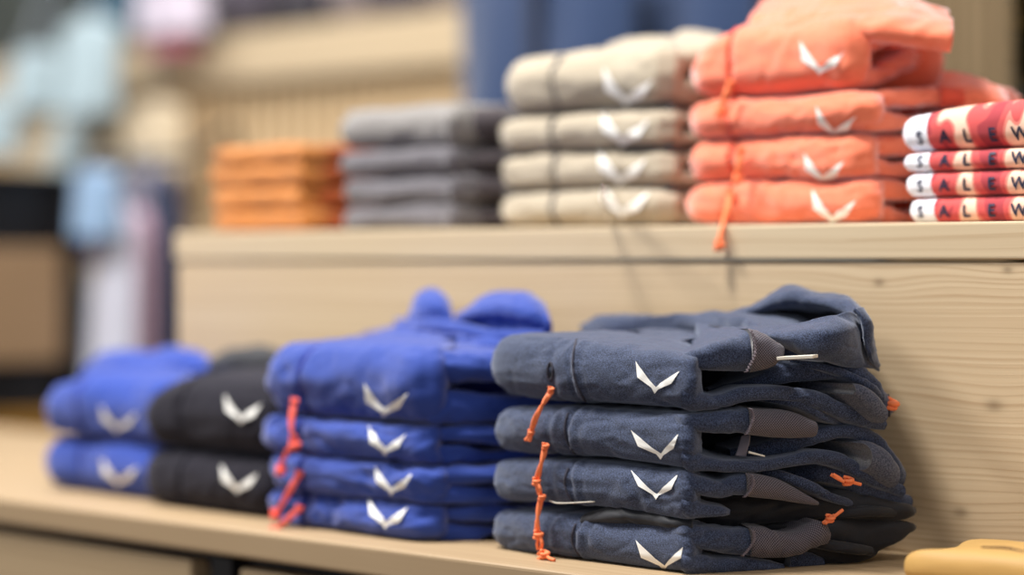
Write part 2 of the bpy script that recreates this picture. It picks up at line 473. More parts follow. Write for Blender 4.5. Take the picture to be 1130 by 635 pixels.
def camo():
    m, nt, b = newmat('red_peach_print')
    tc = N_(nt, 'ShaderNodeTexCoord')
    mp = N_(nt, 'ShaderNodeMapping'); nt.links.new(tc.outputs['Object'], mp.inputs[0])
    mp.inputs['Rotation'].default_value = (0, 0.5, 0); mp.inputs['Scale'].default_value = (1, 0.2, 0.55)
    nz = N_(nt, 'ShaderNodeTexNoise'); nz.inputs['Scale'].default_value = 36; nz.inputs['Detail'].default_value = 0.5; nz.inputs['Distortion'].default_value = 0.15
    nt.links.new(mp.outputs[0], nz.inputs['Vector'])
    r = N_(nt, 'ShaderNodeValToRGB'); r.color_ramp.interpolation = 'CONSTANT'
    e = r.color_ramp.elements; e[0].position = 0; e[0].color = lin((246, 200, 176)); e[1].position = 0.46; e[1].color = lin((228, 128, 114))
    x = e.new(0.50); x.color = lin((206, 74, 74)); x = e.new(0.62); x.color = lin((170, 46, 58))
    nt.links.new(nz.outputs['Fac'], r.inputs['Fac'])
    sep = N_(nt, 'ShaderNodeSeparateXYZ'); nt.links.new(tc.outputs['Object'], sep.inputs[0])
    g = N_(nt, 'ShaderNodeMath', operation='MULTIPLY_ADD'); nt.links.new(nz.outputs['Fac'], g.inputs[0]); g.inputs[1].default_value = 0.02; nt.links.new(sep.outputs[0], g.inputs[2])
    lt = N_(nt, 'ShaderNodeMath', operation='LESS_THAN'); nt.links.new(g.outputs[0], lt.inputs[0]); lt.inputs[1].default_value = 0.050
    nt.links.new(mixc(nt, lt.outputs[0], r.outputs['Color'], lin((232, 234, 244))), b.inputs['Base Color'])
    b.inputs['Roughness'].default_value = 0.8; b.inputs['Sheen Weight'].default_value = 0.2
    return m
M['camo'] = camo()

FY = 1.565       # front edge of the low shelf
PY_ = 1.912      # face of the step panel
UT = 0.3207      # top of the high shelf
kn = []
for px, py, r in ((1097, 448, 0.010), (1060, 566, 0.009), (1112, 298, 0.006), (970, 312, 0.007)):
    q = Q(px, py, PY_); kn.append((q[0], q[2], r))
M['pine'] = wood('pine_panel', lin((218, 198, 166)), lin((158, 124, 88)), knots=kn, contrast=0.55, line=42)
M['pine2'] = wood('pine_board', lin((212, 194, 164)), lin((166, 138, 104)), contrast=0.5, line=24)
M['pinetop'] = wood('pine_top', lin((184, 160, 128)), lin((132, 106, 76)), contrast=0.5, line=20, vert='Y')
M['drawer'] = wood('pine_drawer', lin((186, 164, 132)), lin((140, 116, 86)), contrast=0.5, line=26)
M['greywood'] = wood('weathered_post', lin((178, 156, 122)), lin((98, 80, 56)), along='Z', vert='X', contrast=1.1, line=14)
M['brownwood'] = wood('brown_box_wood', lin((170, 140, 108)), lin((128, 100, 74)), along='Y', vert='Z', contrast=0.4)

# ------------------------------------------------------------------ setting
FL = -0.75
struct(boxes('floor', [((-9, -0.5, FL - 0.05), (1.5, 6.2, FL))], wood('floor_boards', lin((120, 96, 72)), lin((70, 54, 40)), along='X', vert='Y', contrast=0.5), bevel=0))
struct(boxes('wall_back', [((-9, 5.2, FL), (1.5, 5.3, 2.6))], plain('wall_paint', lin((128, 134, 132)), 0.9), bevel=0))
struct(boxes('wall_left', [((-8.1, 1.0, FL), (-8.0, 5.2, 2.6))], plain('wall_paint_green', lin((134, 140, 134)), 0.9), bevel=0))

# display bench: low shelf board, its drawers below, the step behind
bench = thing('display_bench', 'long light pine display bench with a low board and drawers beneath the folded jackets', 'shelf', (-2.2, 1.9, FL))
bo = tuple(bench.location)
boxes('shelf_board', [((-3.9, FY, -0.030), (-1.02, 2.24, 0.0))], M['pinetop'], bench, 0.004, bo)
boxes('carcass', [((-3.9, FY + 0.05, FL + 0.02), (-1.02, 2.24, -0.045)), ((-3.88, FY + 0.03, -0.05), (-1.04, 2.2, -0.030))], M['blackmetal'], bench, 0.002, bo)
d1 = XatY(217, FY + 0.014); d2 = XatY(271, FY + 0.014)
for a, b in ((-3.88, -3.02), (-3.01, d1), (d2, -1.04)):
    dr = boxes('drawer', [((a, FY + 0.006, -0.24), (b, FY + 0.05, -0.042))], M['drawer'], bench, 0.003, bo)
    mid = (a + b) / 2
    boxes('handle', [((mid - 0.07, FY - 0.012, -0.155), (mid + 0.07, FY - 0.004, -0.145)), ((mid - 0.06, FY - 0.005, -0.153), (mid - 0.052, FY + 0.008, -0.147)), ((mid + 0.052, FY - 0.005, -0.153), (mid + 0.06, FY + 0.008, -0.147))], M['blackmetal'], dr, 0.001, bo)
boxes('upright', [((d1 + 0.028, FY + 0.012, FL), (d2 - 0.022, FY + 0.06, -0.034))], M['blackmetal'], bench, 0.002, bo)
c1 = Q(92, 583, FY + 0.02)
boxes('metal_clip', [((c1[0] - 0.018, FY + 0.004, c1[2] - 0.006), (c1[0] + 0.018, FY + 0.03, c1[2] + 0.005))], M['steel'], bench, 0.002, bo)

step = thing('raised_shelf', 'raised pine shelf step behind the low row of jackets', 'shelf', (-1.9, 2.1, 0.0))
so = tuple(step.location)
LX = XatY(196, PY_)
boxes('front_panel', [((LX, PY_, 0.0), (-1.02, PY_ + 0.03, 0.2820))], M['pine'], step, 0.0015, (0, 0, 0)).location = (-so[0], -so[1], -so[2])
boxes('top_board', [((LX - 0.004, PY_ - 0.003, 0.2845), (-1.02, 2.5, UT))], M['pine2'], step, 0.003, so)
boxes('side_panel', [((LX, PY_ + 0.03, 0.0), (LX + 0.03, 2.48, 0.2820)), ((-1.05, PY_ + 0.03, 0.0), (-1.02, 2.48, 0.2820))], M['pine2'], step, 0.002, so)

# ------------------------------------------------------------------ hero stack: four navy jackets
def Zpx(px, py, Y):
    return Q(px, py, Y)[2]
def colpx(px, t, b, Y):
    q = Q(px, t, Y); q2 = Q(px, b, Y); return (q[0], q[1], q[2], q2[2])
def colsP(lst): return [colpx(*c) for c in lst]

NG = 'navy jackets in the front stack'
BX0, BX1 = XatY(543, 1.66), XatY(757, 1.63)
layers = [  # (zl_top, zl_bot at left end), (zr_top, zr_bot at right front corner), left px extent
    dict(top=((548, 562), (600, 566), (660, 574), (720, 580), (757, 580)), bot=((548, 607), (600, 614), (660, 622), (720, 630), (757, 634))),
    dict(top=((548, 508), (600, 508), (660, 512), (720, 520), (757, 523)), bot=((548, 553), (600, 556), (660, 562), (720, 571), (757, 576))),
    dict(top=((548, 450), (600, 450), (660, 451), (720, 456), (757, 459)), bot=((548, 500), (600, 503), (660, 507), (720, 514), (757, 519))),
    dict(top=((546, 371), (600, 375), (660, 380), (720, 388), (760, 394)), bot=((548, 437), (600, 444), (660, 446), (720, 450), (760, 454))),
]
navy_lbl = ['navy folded jacket at the bottom of the front stack, resting on the pine board',
            'navy folded jacket second from the bottom of the front stack, orange cord end sticking out',
            'navy folded jacket second from the top of the front stack',
            'navy folded jacket on top of the front stack with its hood bunched at the back']
jackets = []
YF = 1.630
for li, L in enumerate(layers):
    zb_mid = Zpx(660, L['bot'][2][1], YF)
    root = thing('folded_jacket', navy_lbl[li], 'jacket', (-1.6, 1.76, max(0.0, zb_mid)), NG)
    jackets.append(root)
    fr = []
    for (px, t), (_, b) in zip(L['top'], L['bot']):
        y = YF + (0.012 if px < 560 else 0)
        fr.append(colpx(px, t, b, y))
    zt0, zb0 = fr[0][2], fr[0][3]; zt1, zb1 = fr[-1][2], fr[-1][3]
    back = 1.885
    sh = (li * 37 % 5 - 2) * 0.002
    xl = fr[0][0] - 0.004 + sh
    cols = [(fr[-1][0] + 0.001, YF + 0.014, zt1 - 0.001, zb1 + 0.001)] + fr[::-1][0:] + \
           [(xl - 0.010, YF + 0.045, zt0 - 0.004, zb0 + 0.006), (xl - 0.012, YF + 0.13, zt0 - 0.002, zb0 + 0.002), (xl + 0.0, back - 0.02, zt0, zb0 + 0.002),
            (xl + 0.05, back, zt0, zb0 + 0.002), (-1.50, back, zt1, zb1), (-1.475, back - 0.02, zt1 - 0.004, zb1 + 0.004), (-1.535, 1.80, zt1 - 0.006, zb1 + 0.004), (-1.535, 1.72, zt1 - 0.006, zb1 + 0.004), (fr[-1][0] - 0.040, YF + 0.05, zt1 - 0.004, zb1 + 0.004), (fr[-1][0] - 0.010, YF + 0.030, zt1 - 0.002, zb1 + 0.002)]
    cols = [tuple(c) for c in cols]
    inner = []
    for c in cols: inner.append((min(max(c[0], -1.64), -1.57), 1.76))
    xs = [Q(p, 0, YF)[0] for p in (607, 628 + (8 if li == 0 else 0), 641 + (8 if li == 0 else 0))]
    gr = [(xs[1], 0.0022, 0.0022), (xs[2], 0.0016, 0.0010), (xs[1] + 0.006, 0.0028, -0.0012), (xs[0], 0.004, 0.0016)]
    body = loft('body', cols, inner, M['navy'], root, closed=True, ncol=330, crown=0.004 if li == 3 else 0.0, amp=0.0042, seed=11 + li, nflat=16, narc=34, grooves=gr, boxy=0.75, rad=0.95)
    L['body'] = body
    bvh = bvh_of([body])
    L['bvh'] = bvh
    # piping seam
    sx = 628 + (8 if li == 0 else 0)
    pts = []
    for k in range(14):
        f = k / 13; t_ = L['top'][2][1] + 1 - (6 if li == 3 else -4); b_ = L['bot'][2][1] - 3
        py = t_ + (b_ - t_) * f; px = (640 if li == 3 else sx + 3) - 8 * math.sin(math.pi * (0.15 + f * 0.85)) + 6 * (f ** 3)
        h = hit_px(bvh, px, py, 0.0)
        if h is not None: pts.append(tuple(h))
    if len(pts) > 4:
        Vv, F = tube_geo(pts, [0.0014] * len(pts), 8)
        link_mesh('seam_piping', Vv, F, M['navyseam'], root, off=root.location)

# marks
LOGOS = [((702, 596.6), (707.8, 615.6), (732.7, 630.3), (734, 624.0), (753.9, 604), (752.0, 616)),
         ((696.5, 519.5), (704.8, 537), (724.3, 551.8), (725.5, 545.7), (748.5, 524.3), (741.2, 540.2)),
         ((696.5, 474.6), (704.4, 492.8), (729.6, 507.4), (730, 500.6), (749, 479.4), (743.8, 495)),
         ((702, 399), (703.7, 416.8), (723, 434.6), (724.5, 427.5), (750.6, 409.6), (741.4, 423.5))]
for j, L, lg in zip(jackets, layers, LOGOS):
    logo(L['bvh'], lg, M['logo'], j)

IN = (-1.60, 1.80)
def Ys(px, d=0.0): return 1.632 + (px - 757) / 250 * 0.225 + d
def side(name, pts, mat, root, d=0.0, inner=IN, **kw):
    """pts: (px, top, bottom[, extra depth])"""
    cl = [colpx(p[0], p[1], p[2], Ys(p[0], d + (p[3] if len(p) > 3 else 0))) for p in pts]
    a = dict(ncol=150, amp=0.0042, nflat=12, narc=20, boxy=0.8, rad=1.2)
    a.update(kw)
    return loft(name, cl, inner, mat, root, **a)
def stitches(root, pts_px, dY=0.0, n=12, span=0.004):
    """zig-zag seam stitches along a line of pixels"""
    geos = []
    P_ = crom([Q(p[0], p[1], Ys(p[0], dY)) for p in pts_px], n * 2 + 1)
    z = [(p[0] + (span * 0.5 if k % 2 else -span * 0.5), p[1] - 0.001, p[2]) for k, p in enumerate(P_)]
    Vv, F = tube_geo(z, [0.00045] * len(z), 5, len(z) * 3)
    return link_mesh('stitching', Vv, F, M['stitch'], root, off=root.location)

# --- top jacket
j = jackets[3]
side('sleeve', [(700, 400, 408, 0.06), (735, 396, 406, 0.035), (760, 389, 408, 0.010), (785, 381, 410, 0.001), (812, 373, 411), (833, 367, 412)], M['navy'], j, -0.004, seed=31, crown=0.004)
side('cuff', [(831, 365, 413), (842, 367, 411), (852, 371, 408), (860, 376, 404), (866, 382, 392, 0.004)], M['cuff'], j, -0.008, seed=32, amp=0.003, ws=(30, 30, 60), ncol=60)
stitches(j, [(829, 364), (834, 376), (834, 390), (829, 402), (824, 411)], -0.010, 14)
side('hem_fold', [(752, 424, 452, 0.004), (764, 424, 456), (776, 436, 454), (795, 436, 452), (825, 428, 444), (870, 427, 443), (910, 436, 454), (950, 452, 470), (978, 464, 475, 0.006)], M['navy'], j, -0.004, seed=33)
side('sleeve', [(782, 430, 442, 0.05), (830, 418, 432, 0.02), (868, 402, 424, 0.012), (905, 402, 421, 0.006), (940, 402, 420), (966, 407, 440), (980, 425, 466, 0.006), (986, 440, 460, 0.02)], M['navy'], j, 0.0, seed=34, amp=0.004)
side('lining', [(768, 402, 434, 0.09), (800, 396, 434, 0.08), (850, 392, 432, 0.06), (900, 398, 440, 0.035), (950, 405, 455, 0.03), (978, 430, 468, 0.03)], M['dark'], j, 0.0, seed=35)  # dark colour stands in for shade deep in the open side
side('zip_flap', [(944, 424, 436, 0.002), (956, 425, 446), (970, 432, 460), (980, 446, 468, 0.004)], M['ribbed'], j, -0.022, seed=36, amp=0.001, ncol=60)
# hood
Yh = 1.80
hood = patch('hood', [
    [Q(806, 362, 1.80), Q(840, 360, 1.775), Q(880, 356, 1.765), Q(915, 349, 1.775), Q(938, 344, 1.80), Q(950, 352, 1.84)],
    [Q(812, 365, 1.765), Q(846, 366, 1.745), Q(884, 366, 1.74), Q(918, 364, 1.755), Q(942, 362, 1.79), Q(955, 368, 1.84)],
    [Q(820, 368, 1.755), Q(855, 374, 1.738), Q(890, 380, 1.738), Q(924, 384, 1.76), Q(948, 384, 1.80), Q(959, 388, 1.84)],
    [Q(828, 374, 1.77), Q(862, 384, 1.755), Q(896, 396, 1.755), Q(930, 404, 1.78), Q(958, 405, 1.82), Q(970, 408, 1.85)],
    [Q(832, 374, 1.80), Q(862, 384, 1.79), Q(896, 394, 1.79), Q(930, 400, 1.80), Q(956, 402, 1.84), Q(966, 404, 1.86)]], M['navy'], j, 60, 70, amp=0.004, seed=5)
hr = patch('hood_rim', [
    [Q(808, 372, 1.885), Q(838, 370, 1.89), Q(870, 366, 1.892), Q(905, 362, 1.892), Q(930, 362, 1.885), Q(938, 372, 1.865), Q(944, 388, 1.85)],
    [Q(808, 356, 1.875), Q(838, 350, 1.88), Q(870, 344, 1.885), Q(905, 345, 1.885), Q(930, 347, 1.875), Q(938, 360, 1.855), Q(944, 384, 1.84)],
    [Q(800, 354, 1.84), Q(834, 345, 1.845), Q(868, 334, 1.845), Q(904, 337, 1.845), Q(932, 345, 1.84), Q(944, 356, 1.825), Q(951, 378, 1.815)],
    [Q(800, 349, 1.85), Q(834, 337, 1.85), Q(868, 319, 1.855), Q(902, 328, 1.855), Q(934, 332, 1.85), Q(951, 348, 1.835), Q(956, 378, 1.825)],
    [Q(800, 350, 1.88), Q(834, 340, 1.88), Q(868, 323, 1.885), Q(902, 330, 1.885), Q(934, 333, 1.88), Q(954, 352, 1.865), Q(960, 386, 1.85)],
    [Q(800, 380, 1.895), Q(834, 378, 1.897), Q(868, 376, 1.9), Q(902, 374, 1.9), Q(936, 374, 1.897), Q(956, 380, 1.89), Q(962, 400, 1.88)]], M['navy'], j, 80, 90, amp=0.004, seed=6, thick=0.002)
patch('lining', [  # dark sheet that paints the shade inside the hood opening
    [Q(806, 349, 1.872), Q(838, 343, 1.872), Q(870, 334, 1.874), Q(905, 337, 1.874), Q(936, 340, 1.868)],
    [Q(806, 358, 1.868), Q(838, 355, 1.868), Q(870, 352, 1.868), Q(905, 350, 1.868), Q(938, 352, 1.860)],
    [Q(806, 374, 1.850), Q(838, 374, 1.84), Q(870, 374, 1.84), Q(905, 372, 1.84), Q(940, 374, 1.84)]], M['dark'], j, 24, 50, amp=0.003, seed=16)
# bumps of cloth at back of the top jacket
loft('collar', [Q(640, 357, 1.87) + (Q(640, 372, 1.87)[2],), Q(655, 349, 1.86) + (Q(655, 376, 1.86)[2],), Q(680, 350, 1.85) + (Q(680, 376, 1.85)[2],), Q(720, 349, 1.85) + (Q(720, 376, 1.85)[2],), Q(758, 344, 1.85) + (Q(758, 378, 1.85)[2],), Q(790, 345, 1.83) + (Q(790, 370, 1.83)[2],), Q(820, 352, 1.80) + (Q(820, 378, 1.80)[2],), Q(838, 362, 1.78) + (Q(838, 378, 1.78)[2],)],
     [(-1.73, 1.89), (-1.72, 1.89), (-1.69, 1.89), (-1.64, 1.89), (-1.6, 1.89), (-1.57, 1.88), (-1.52, 1.87), (-1.5, 1.86)], M['navy'], j, ncol=140, amp=0.005, seed=41)
# paper tag
q0, q1 = Q(857, 396, 1.705), Q(897, 394, 1.72)
boxes('paper_tag', [((0, 0, -0.0014), (math.dist(q0, q1), 0.022, 0.0014))], M['tagpaper'], j, 0.0003)
tg = [o for o in j.children if o.name.startswith('paper_tag')][0]
tg.location = Vector(q0) - j.location; tg.rotation_euler = (0, -math.atan2(q1[2] - q0[2], math.dist(q0[:2], q1[:2])), math.atan2(q1[1] - q0[1], q1[0] - q0[0]))
# cord stopper peeping out at the right
Vv, F = merge([knot_geo(Q(984, 447, 1.845), 0.0042, (0.2, 0.2, 1), 0.0028), tube_geo([Q(978, 444, 1.85), Q(986, 449, 1.845), Q(988, 453, 1.845)], [0.0024, 0.003, 0.002], 8)])
link_mesh('cord_stopper', Vv, F, M['orangecord'], j, off=j.location)
cord([(980, 436, 1.85), (981, 447, 1.84), (981, 460, 1.845)], [], M['navyseam'], j, r=0.0012, double=False, name='cord_loop')

# --- second from top
j = jackets[2]
side('sleeve', [(735, 459, 470, 0.03), (756, 457, 476, 0.006), (790, 455, 478), (812, 453, 478), (829, 452, 480)], M['navy'], j, -0.006, seed=51)
side('cuff', [(828, 451, 481), (845, 452, 483), (868, 453, 485), (886, 457, 485), (900, 464, 484), (903, 466, 483, 0.001)], M['cuff'], j, -0.010, seed=52, amp=0.0015, ncol=80)
stitches(j, [(829, 451), (832, 460), (829, 470), (824, 480)], -0.012, 12)
side('hem_fold', [(752, 494, 516, 0.004), (762, 493, 523), (774, 503, 521), (800, 509, 521), (840, 508, 521), (870, 504, 517), (905, 498, 513), (935, 502, 520), (965, 518, 536), (1000, 535, 549, 0.004)], M['navy'], j, -0.004, seed=53)
side('sleeve', [(806, 497, 507, 0.03), (840, 490, 504, 0.018), (875, 480, 500, 0.01), (910, 471, 488, 0.004), (945, 470, 484), (972, 476, 505), (990, 492, 535), (999, 512, 540, 0.006)], M['navy'], j, 0.0, seed=54, amp=0.004)
side('lining', [(766, 470, 510, 0.09), (800, 470, 508, 0.08), (850, 478, 506, 0.06), (900, 480, 512, 0.035), (950, 482, 520, 0.025), (990, 495, 540, 0.02)], M['dark'], j, 0.0, seed=55)  # filler darkened so the side hollow has its shade in the colour
side('zip_flap', [(962, 490, 520), (972, 488, 526), (985, 495, 534), (994, 508, 540, 0.004)], M['ribbed'], j, -0.016, seed=56, amp=0.001, ncol=60)
patch('inner_label', [[Q(818, 481, 1.70), Q(828, 480, 1.705)], [Q(815, 492, 1.695), Q(826, 492, 1.70)], [Q(812, 503, 1.69), Q(823, 505, 1.70)]], M['cuff'], j, 16, 12, amp=0.001)
patch('size_tag', [[Q(826, 498, 1.69), Q(844, 503, 1.70)], [Q(826, 500.5, 1.69), Q(844, 504.5, 1.70)]], M['tagpaper'], j, 6, 8, amp=0.0, thick=0.0006)

# --- second from bottom
j = jackets[1]
side('sleeve', [(735, 520, 534, 0.03), (757, 520, 542, 0.006), (775, 528, 549), (795, 532, 551), (808, 528, 549), (826, 524, 548)], M['navy'], j, -0.006, seed=61)
side('cuff', [(825, 523, 549), (840, 525, 551), (862, 530, 553), (882, 540, 556), (898, 550, 558), (904, 554, 558, 0.003)], M['cuff'], j, -0.010, seed=62, amp=0.0015, ncol=80)
stitches(j, [(830, 524), (832, 533), (829, 541), (822, 549)], -0.012, 12)
side('hem_fold', [(752, 549, 568, 0.004), (761, 548, 574), (775, 557, 572), (798, 561, 571), (806, 563, 569, 0.004)], M['navy'], j, -0.004, seed=63, ncol=70)
side('sleeve', [(850, 522, 536, 0.03), (880, 520, 536, 0.02), (905, 515, 532, 0.008), (940, 520, 540), (965, 532, 553), (990, 541, 560), (1007, 546, 562, 0.006)], M['navy'], j, 0.004, seed=64, amp=0.003)
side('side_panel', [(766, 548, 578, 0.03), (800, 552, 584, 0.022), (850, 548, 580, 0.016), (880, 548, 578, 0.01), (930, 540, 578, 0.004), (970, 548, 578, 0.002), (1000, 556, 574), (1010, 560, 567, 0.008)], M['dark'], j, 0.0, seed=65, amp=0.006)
patch('lining', [[Q(645, 566, 1.645), Q(680, 560, 1.640), Q(710, 562, 1.642), Q(735, 568, 1.64), Q(762, 572, 1.65)], [Q(640, 577, 1.637), Q(680, 573, 1.633), Q(710, 575, 1.636), Q(735, 580, 1.634), Q(765, 582, 1.64)], [Q(640, 581, 1.66), Q(680, 584, 1.66), Q(710, 588, 1.66), Q(735, 590, 1.66), Q(765, 592, 1.67)]], M['dark'], j, 24, 60, amp=0.004, seed=9)

# --- bottom
j = jackets[0]
side('sleeve', [(735, 580, 594, 0.03), (757, 579, 602, 0.006), (790, 582, 612), (812, 586, 614), (832, 586, 615)], M['navy'], j, -0.006, seed=71)
side('cuff', [(830, 584, 616), (850, 583, 618), (870, 590, 617), (890, 586, 612), (908, 577, 607), (916, 582, 602, 0.003)], M['cuff'], j, -0.010, seed=72, amp=0.005, ws=(34, 34, 40), ncol=100)
stitches(j, [(832, 586), (833, 596), (827, 606), (820, 614)], -0.012, 14)
side('hem_fold', [(752, 610, 630, 0.004), (762, 612, 634), (790, 617, 634), (820, 617, 633), (850, 620, 633), (866, 623, 631, 0.004)], M['navy'], j, -0.004, seed=73, ncol=80)
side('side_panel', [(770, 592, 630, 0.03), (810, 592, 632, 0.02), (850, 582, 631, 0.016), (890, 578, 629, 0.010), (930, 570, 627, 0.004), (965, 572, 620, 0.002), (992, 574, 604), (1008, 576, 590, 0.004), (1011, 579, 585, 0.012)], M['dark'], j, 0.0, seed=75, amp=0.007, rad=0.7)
side('hem_strip', [(872, 612, 630, 0.006), (895, 610, 630, 0.006), (910, 616, 629, 0.008)], M['navy'], j, -0.002, seed=76, ncol=50, amp=0.003)

# thin secondary folds at the open side of the stack
side('fold', [(842, 436, 443, 0.02), (868, 436, 447, 0.008), (892, 444, 456, 0.004), (912, 455, 466, 0.006), (930, 464, 470, 0.016)], M['navy'], jackets[3], -0.006, seed=81, ncol=90)
side('fold', [(872, 398, 405, 0.03), (905, 400, 409, 0.012), (940, 410, 420, 0.004), (962, 420, 432, 0.004), (976, 434, 444, 0.012)], M['navy'], jackets[3], -0.010, seed=82, ncol=90)
side('fold', [(832, 517, 522, 0.02), (862, 520, 530, 0.008), (896, 532, 544, 0.002), (925, 546, 556, 0.002), (950, 556, 562, 0.012)], M['navy'], jackets[1], -0.004, seed=83, ncol=90)
side('fold', [(905, 566, 574, 0.02), (935, 562, 573, 0.006), (965, 560, 571, 0.0), (990, 562, 571, 0.004)], M['dark'], jackets[1], -0.006, seed=84, ncol=80)
side('fold', [(872, 586, 596, 0.02), (905, 592, 606, 0.006), (940, 600, 612, 0.0), (965, 604, 614, 0.006)], M['dark'], jackets[0], -0.008, seed=85, ncol=80)
side('fold', [(768, 600, 606, 0.02), (800, 606, 612, 0.012), (840, 612, 617, 0.010)], M['navy'], jackets[0], -0.002, seed=86, ncol=60)
patch('hood_edge', [[Q(940, 343, 1.800), Q(950, 356, 1.803), Q(953, 375, 1.806), Q(958, 395, 1.812), Q(964, 404, 1.835)],
                    [Q(949, 342, 1.815), Q(958, 357, 1.815), Q(960, 376, 1.816), Q(963, 394, 1.826), Q(968, 404, 1.845)],
                    [Q(950, 348, 1.85), Q(957, 360, 1.85), Q(960, 378, 1.85), Q(964, 396, 1.855), Q(968, 406, 1.86)]], M['navy'], jackets[3], 24, 50, amp=0.003, seed=19, thick=0.004)

# cords at front
def yf(px): return YF - 0.004
cord([(609, 432, 1.628), (603, 440, 1.622), (597, 450, 1.619), (591, 462, 1.620), (587, 474, 1.621), (585, 480, 1.622)], [(608, 430.5, 1.626, 1.2), (586, 478, 1.621, 1.3)], M['orangecord'], jackets[3], r=0.0018,
     tails=[[(585, 480, 1.621), (582, 484, 1.620), (580, 486, 1.620)], [(586, 481, 1.621), (585, 485, 1.620), (584, 487, 1.620)]])
cord([(602, 492, 1.624), (600, 502, 1.621), (597, 513, 1.619), (594, 524, 1.621), (592, 531, 1.622)], [(602, 493, 1.622, 1.35), (592, 532, 1.620, 1.6)], M['orangecord'], jackets[2], r=0.0018,
     tails=[[(592, 533, 1.620), (593, 540, 1.620), (595, 546, 1.622)], [(593, 533, 1.619), (596, 540, 1.619), (596, 545, 1.621)]])
cord([(598, 548, 1.624), (595, 560, 1.621), (593, 574, 1.619), (593, 586, 1.620), (594, 592, 1.621)], [(598, 549, 1.621, 1.4), (594, 591, 1.619, 1.8)], M['orangecord'], jackets[1], r=0.0018,
     tails=[[(595, 593, 1.619), (593, 600, 1.619), (594, 607, 1.620)], [(596, 593, 1.618), (598, 600, 1.618), (597, 607, 1.620)]])
cord([(594, 612, 1.620), (599, 609, 1.617), (604, 613, 1.614), (600, 616, 1.613), (594, 617, 1.614)], [(601, 612.5, 1.614, 1.8)], M['orangecord'], jackets[0], r=0.0018, double=False,
     tails=[[(603, 614, 1.614), (607, 617, 1.611), (612, 618.6, 1.611)]])
# cord ends at the side
cord([(918, 524, Ys(918, -0.012)), (925, 528, Ys(925, -0.014)), (931, 532, Ys(931, -0.014))], [(936, 531.5, Ys(936, -0.012), 2.0)], M['orangecord'], jackets[1], r=0.0017,
     tails=[[(938, 532, Ys(938, -0.012)), (944, 533.5, Ys(944, -0.012)), (950, 535, Ys(950, -0.012))]], name='cord_end')
cord([(909, 578, Ys(909, -0.012)), (916, 573, Ys(916, -0.012)), (921, 569, Ys(921, -0.012))], [(916, 573, Ys(916, -0.013), 1.8)], M['orangecord'], jackets[0], r=0.0017,
     tails=[[(921, 570, Ys(921, -0.012)), (926, 566, Ys(926, -0.012)), (930, 563, Ys(930, -0.012))]], name='cord_end')
# eyelet on the top jacket
h = hit_px(layers[3]['bvh'], 607, 416, 0.0004)
ring = []
for k in range(17):
    a = 2 * math.pi * k / 16
    hh = hit_px(layers[3]['bvh'], 607.5 + 3.2 * math.cos(a), 410 + 9.5 * math.sin(a), 0.0004); ring.append(tuple(hh))
Vv, F = tube_geo(ring, [0.0011] * 17, 7, 60)
link_mesh('eyelet', Vv, F, M['navyseam'], jackets[3], off=jackets[3].location)
sl = []
for a, b in ((-1.1, -8), (1.1, -8), (1.1, 8), (-1.1, 8)):
    sl.append(tuple(hit_px(layers[3]['bvh'], 607.5 + a, 410 + b, 0.0006)))
link_mesh('eyelet_slot', sl, [(0, 1, 2, 3)], M['dark'], jackets[3], off=jackets[3].location)
# white paper strip between second and third jacket
patch('paper_tag', [[Q(606, 552.5, 1.627), Q(618, 555, 1.624), Q(656, 553.4, 1.632)], [Q(606, 553.6, 1.627), Q(618, 556.4, 1.624), Q(656, 554.6, 1.632)]], M['tagpaper'], jackets[1], 5, 14, amp=0, thick=0.0008)

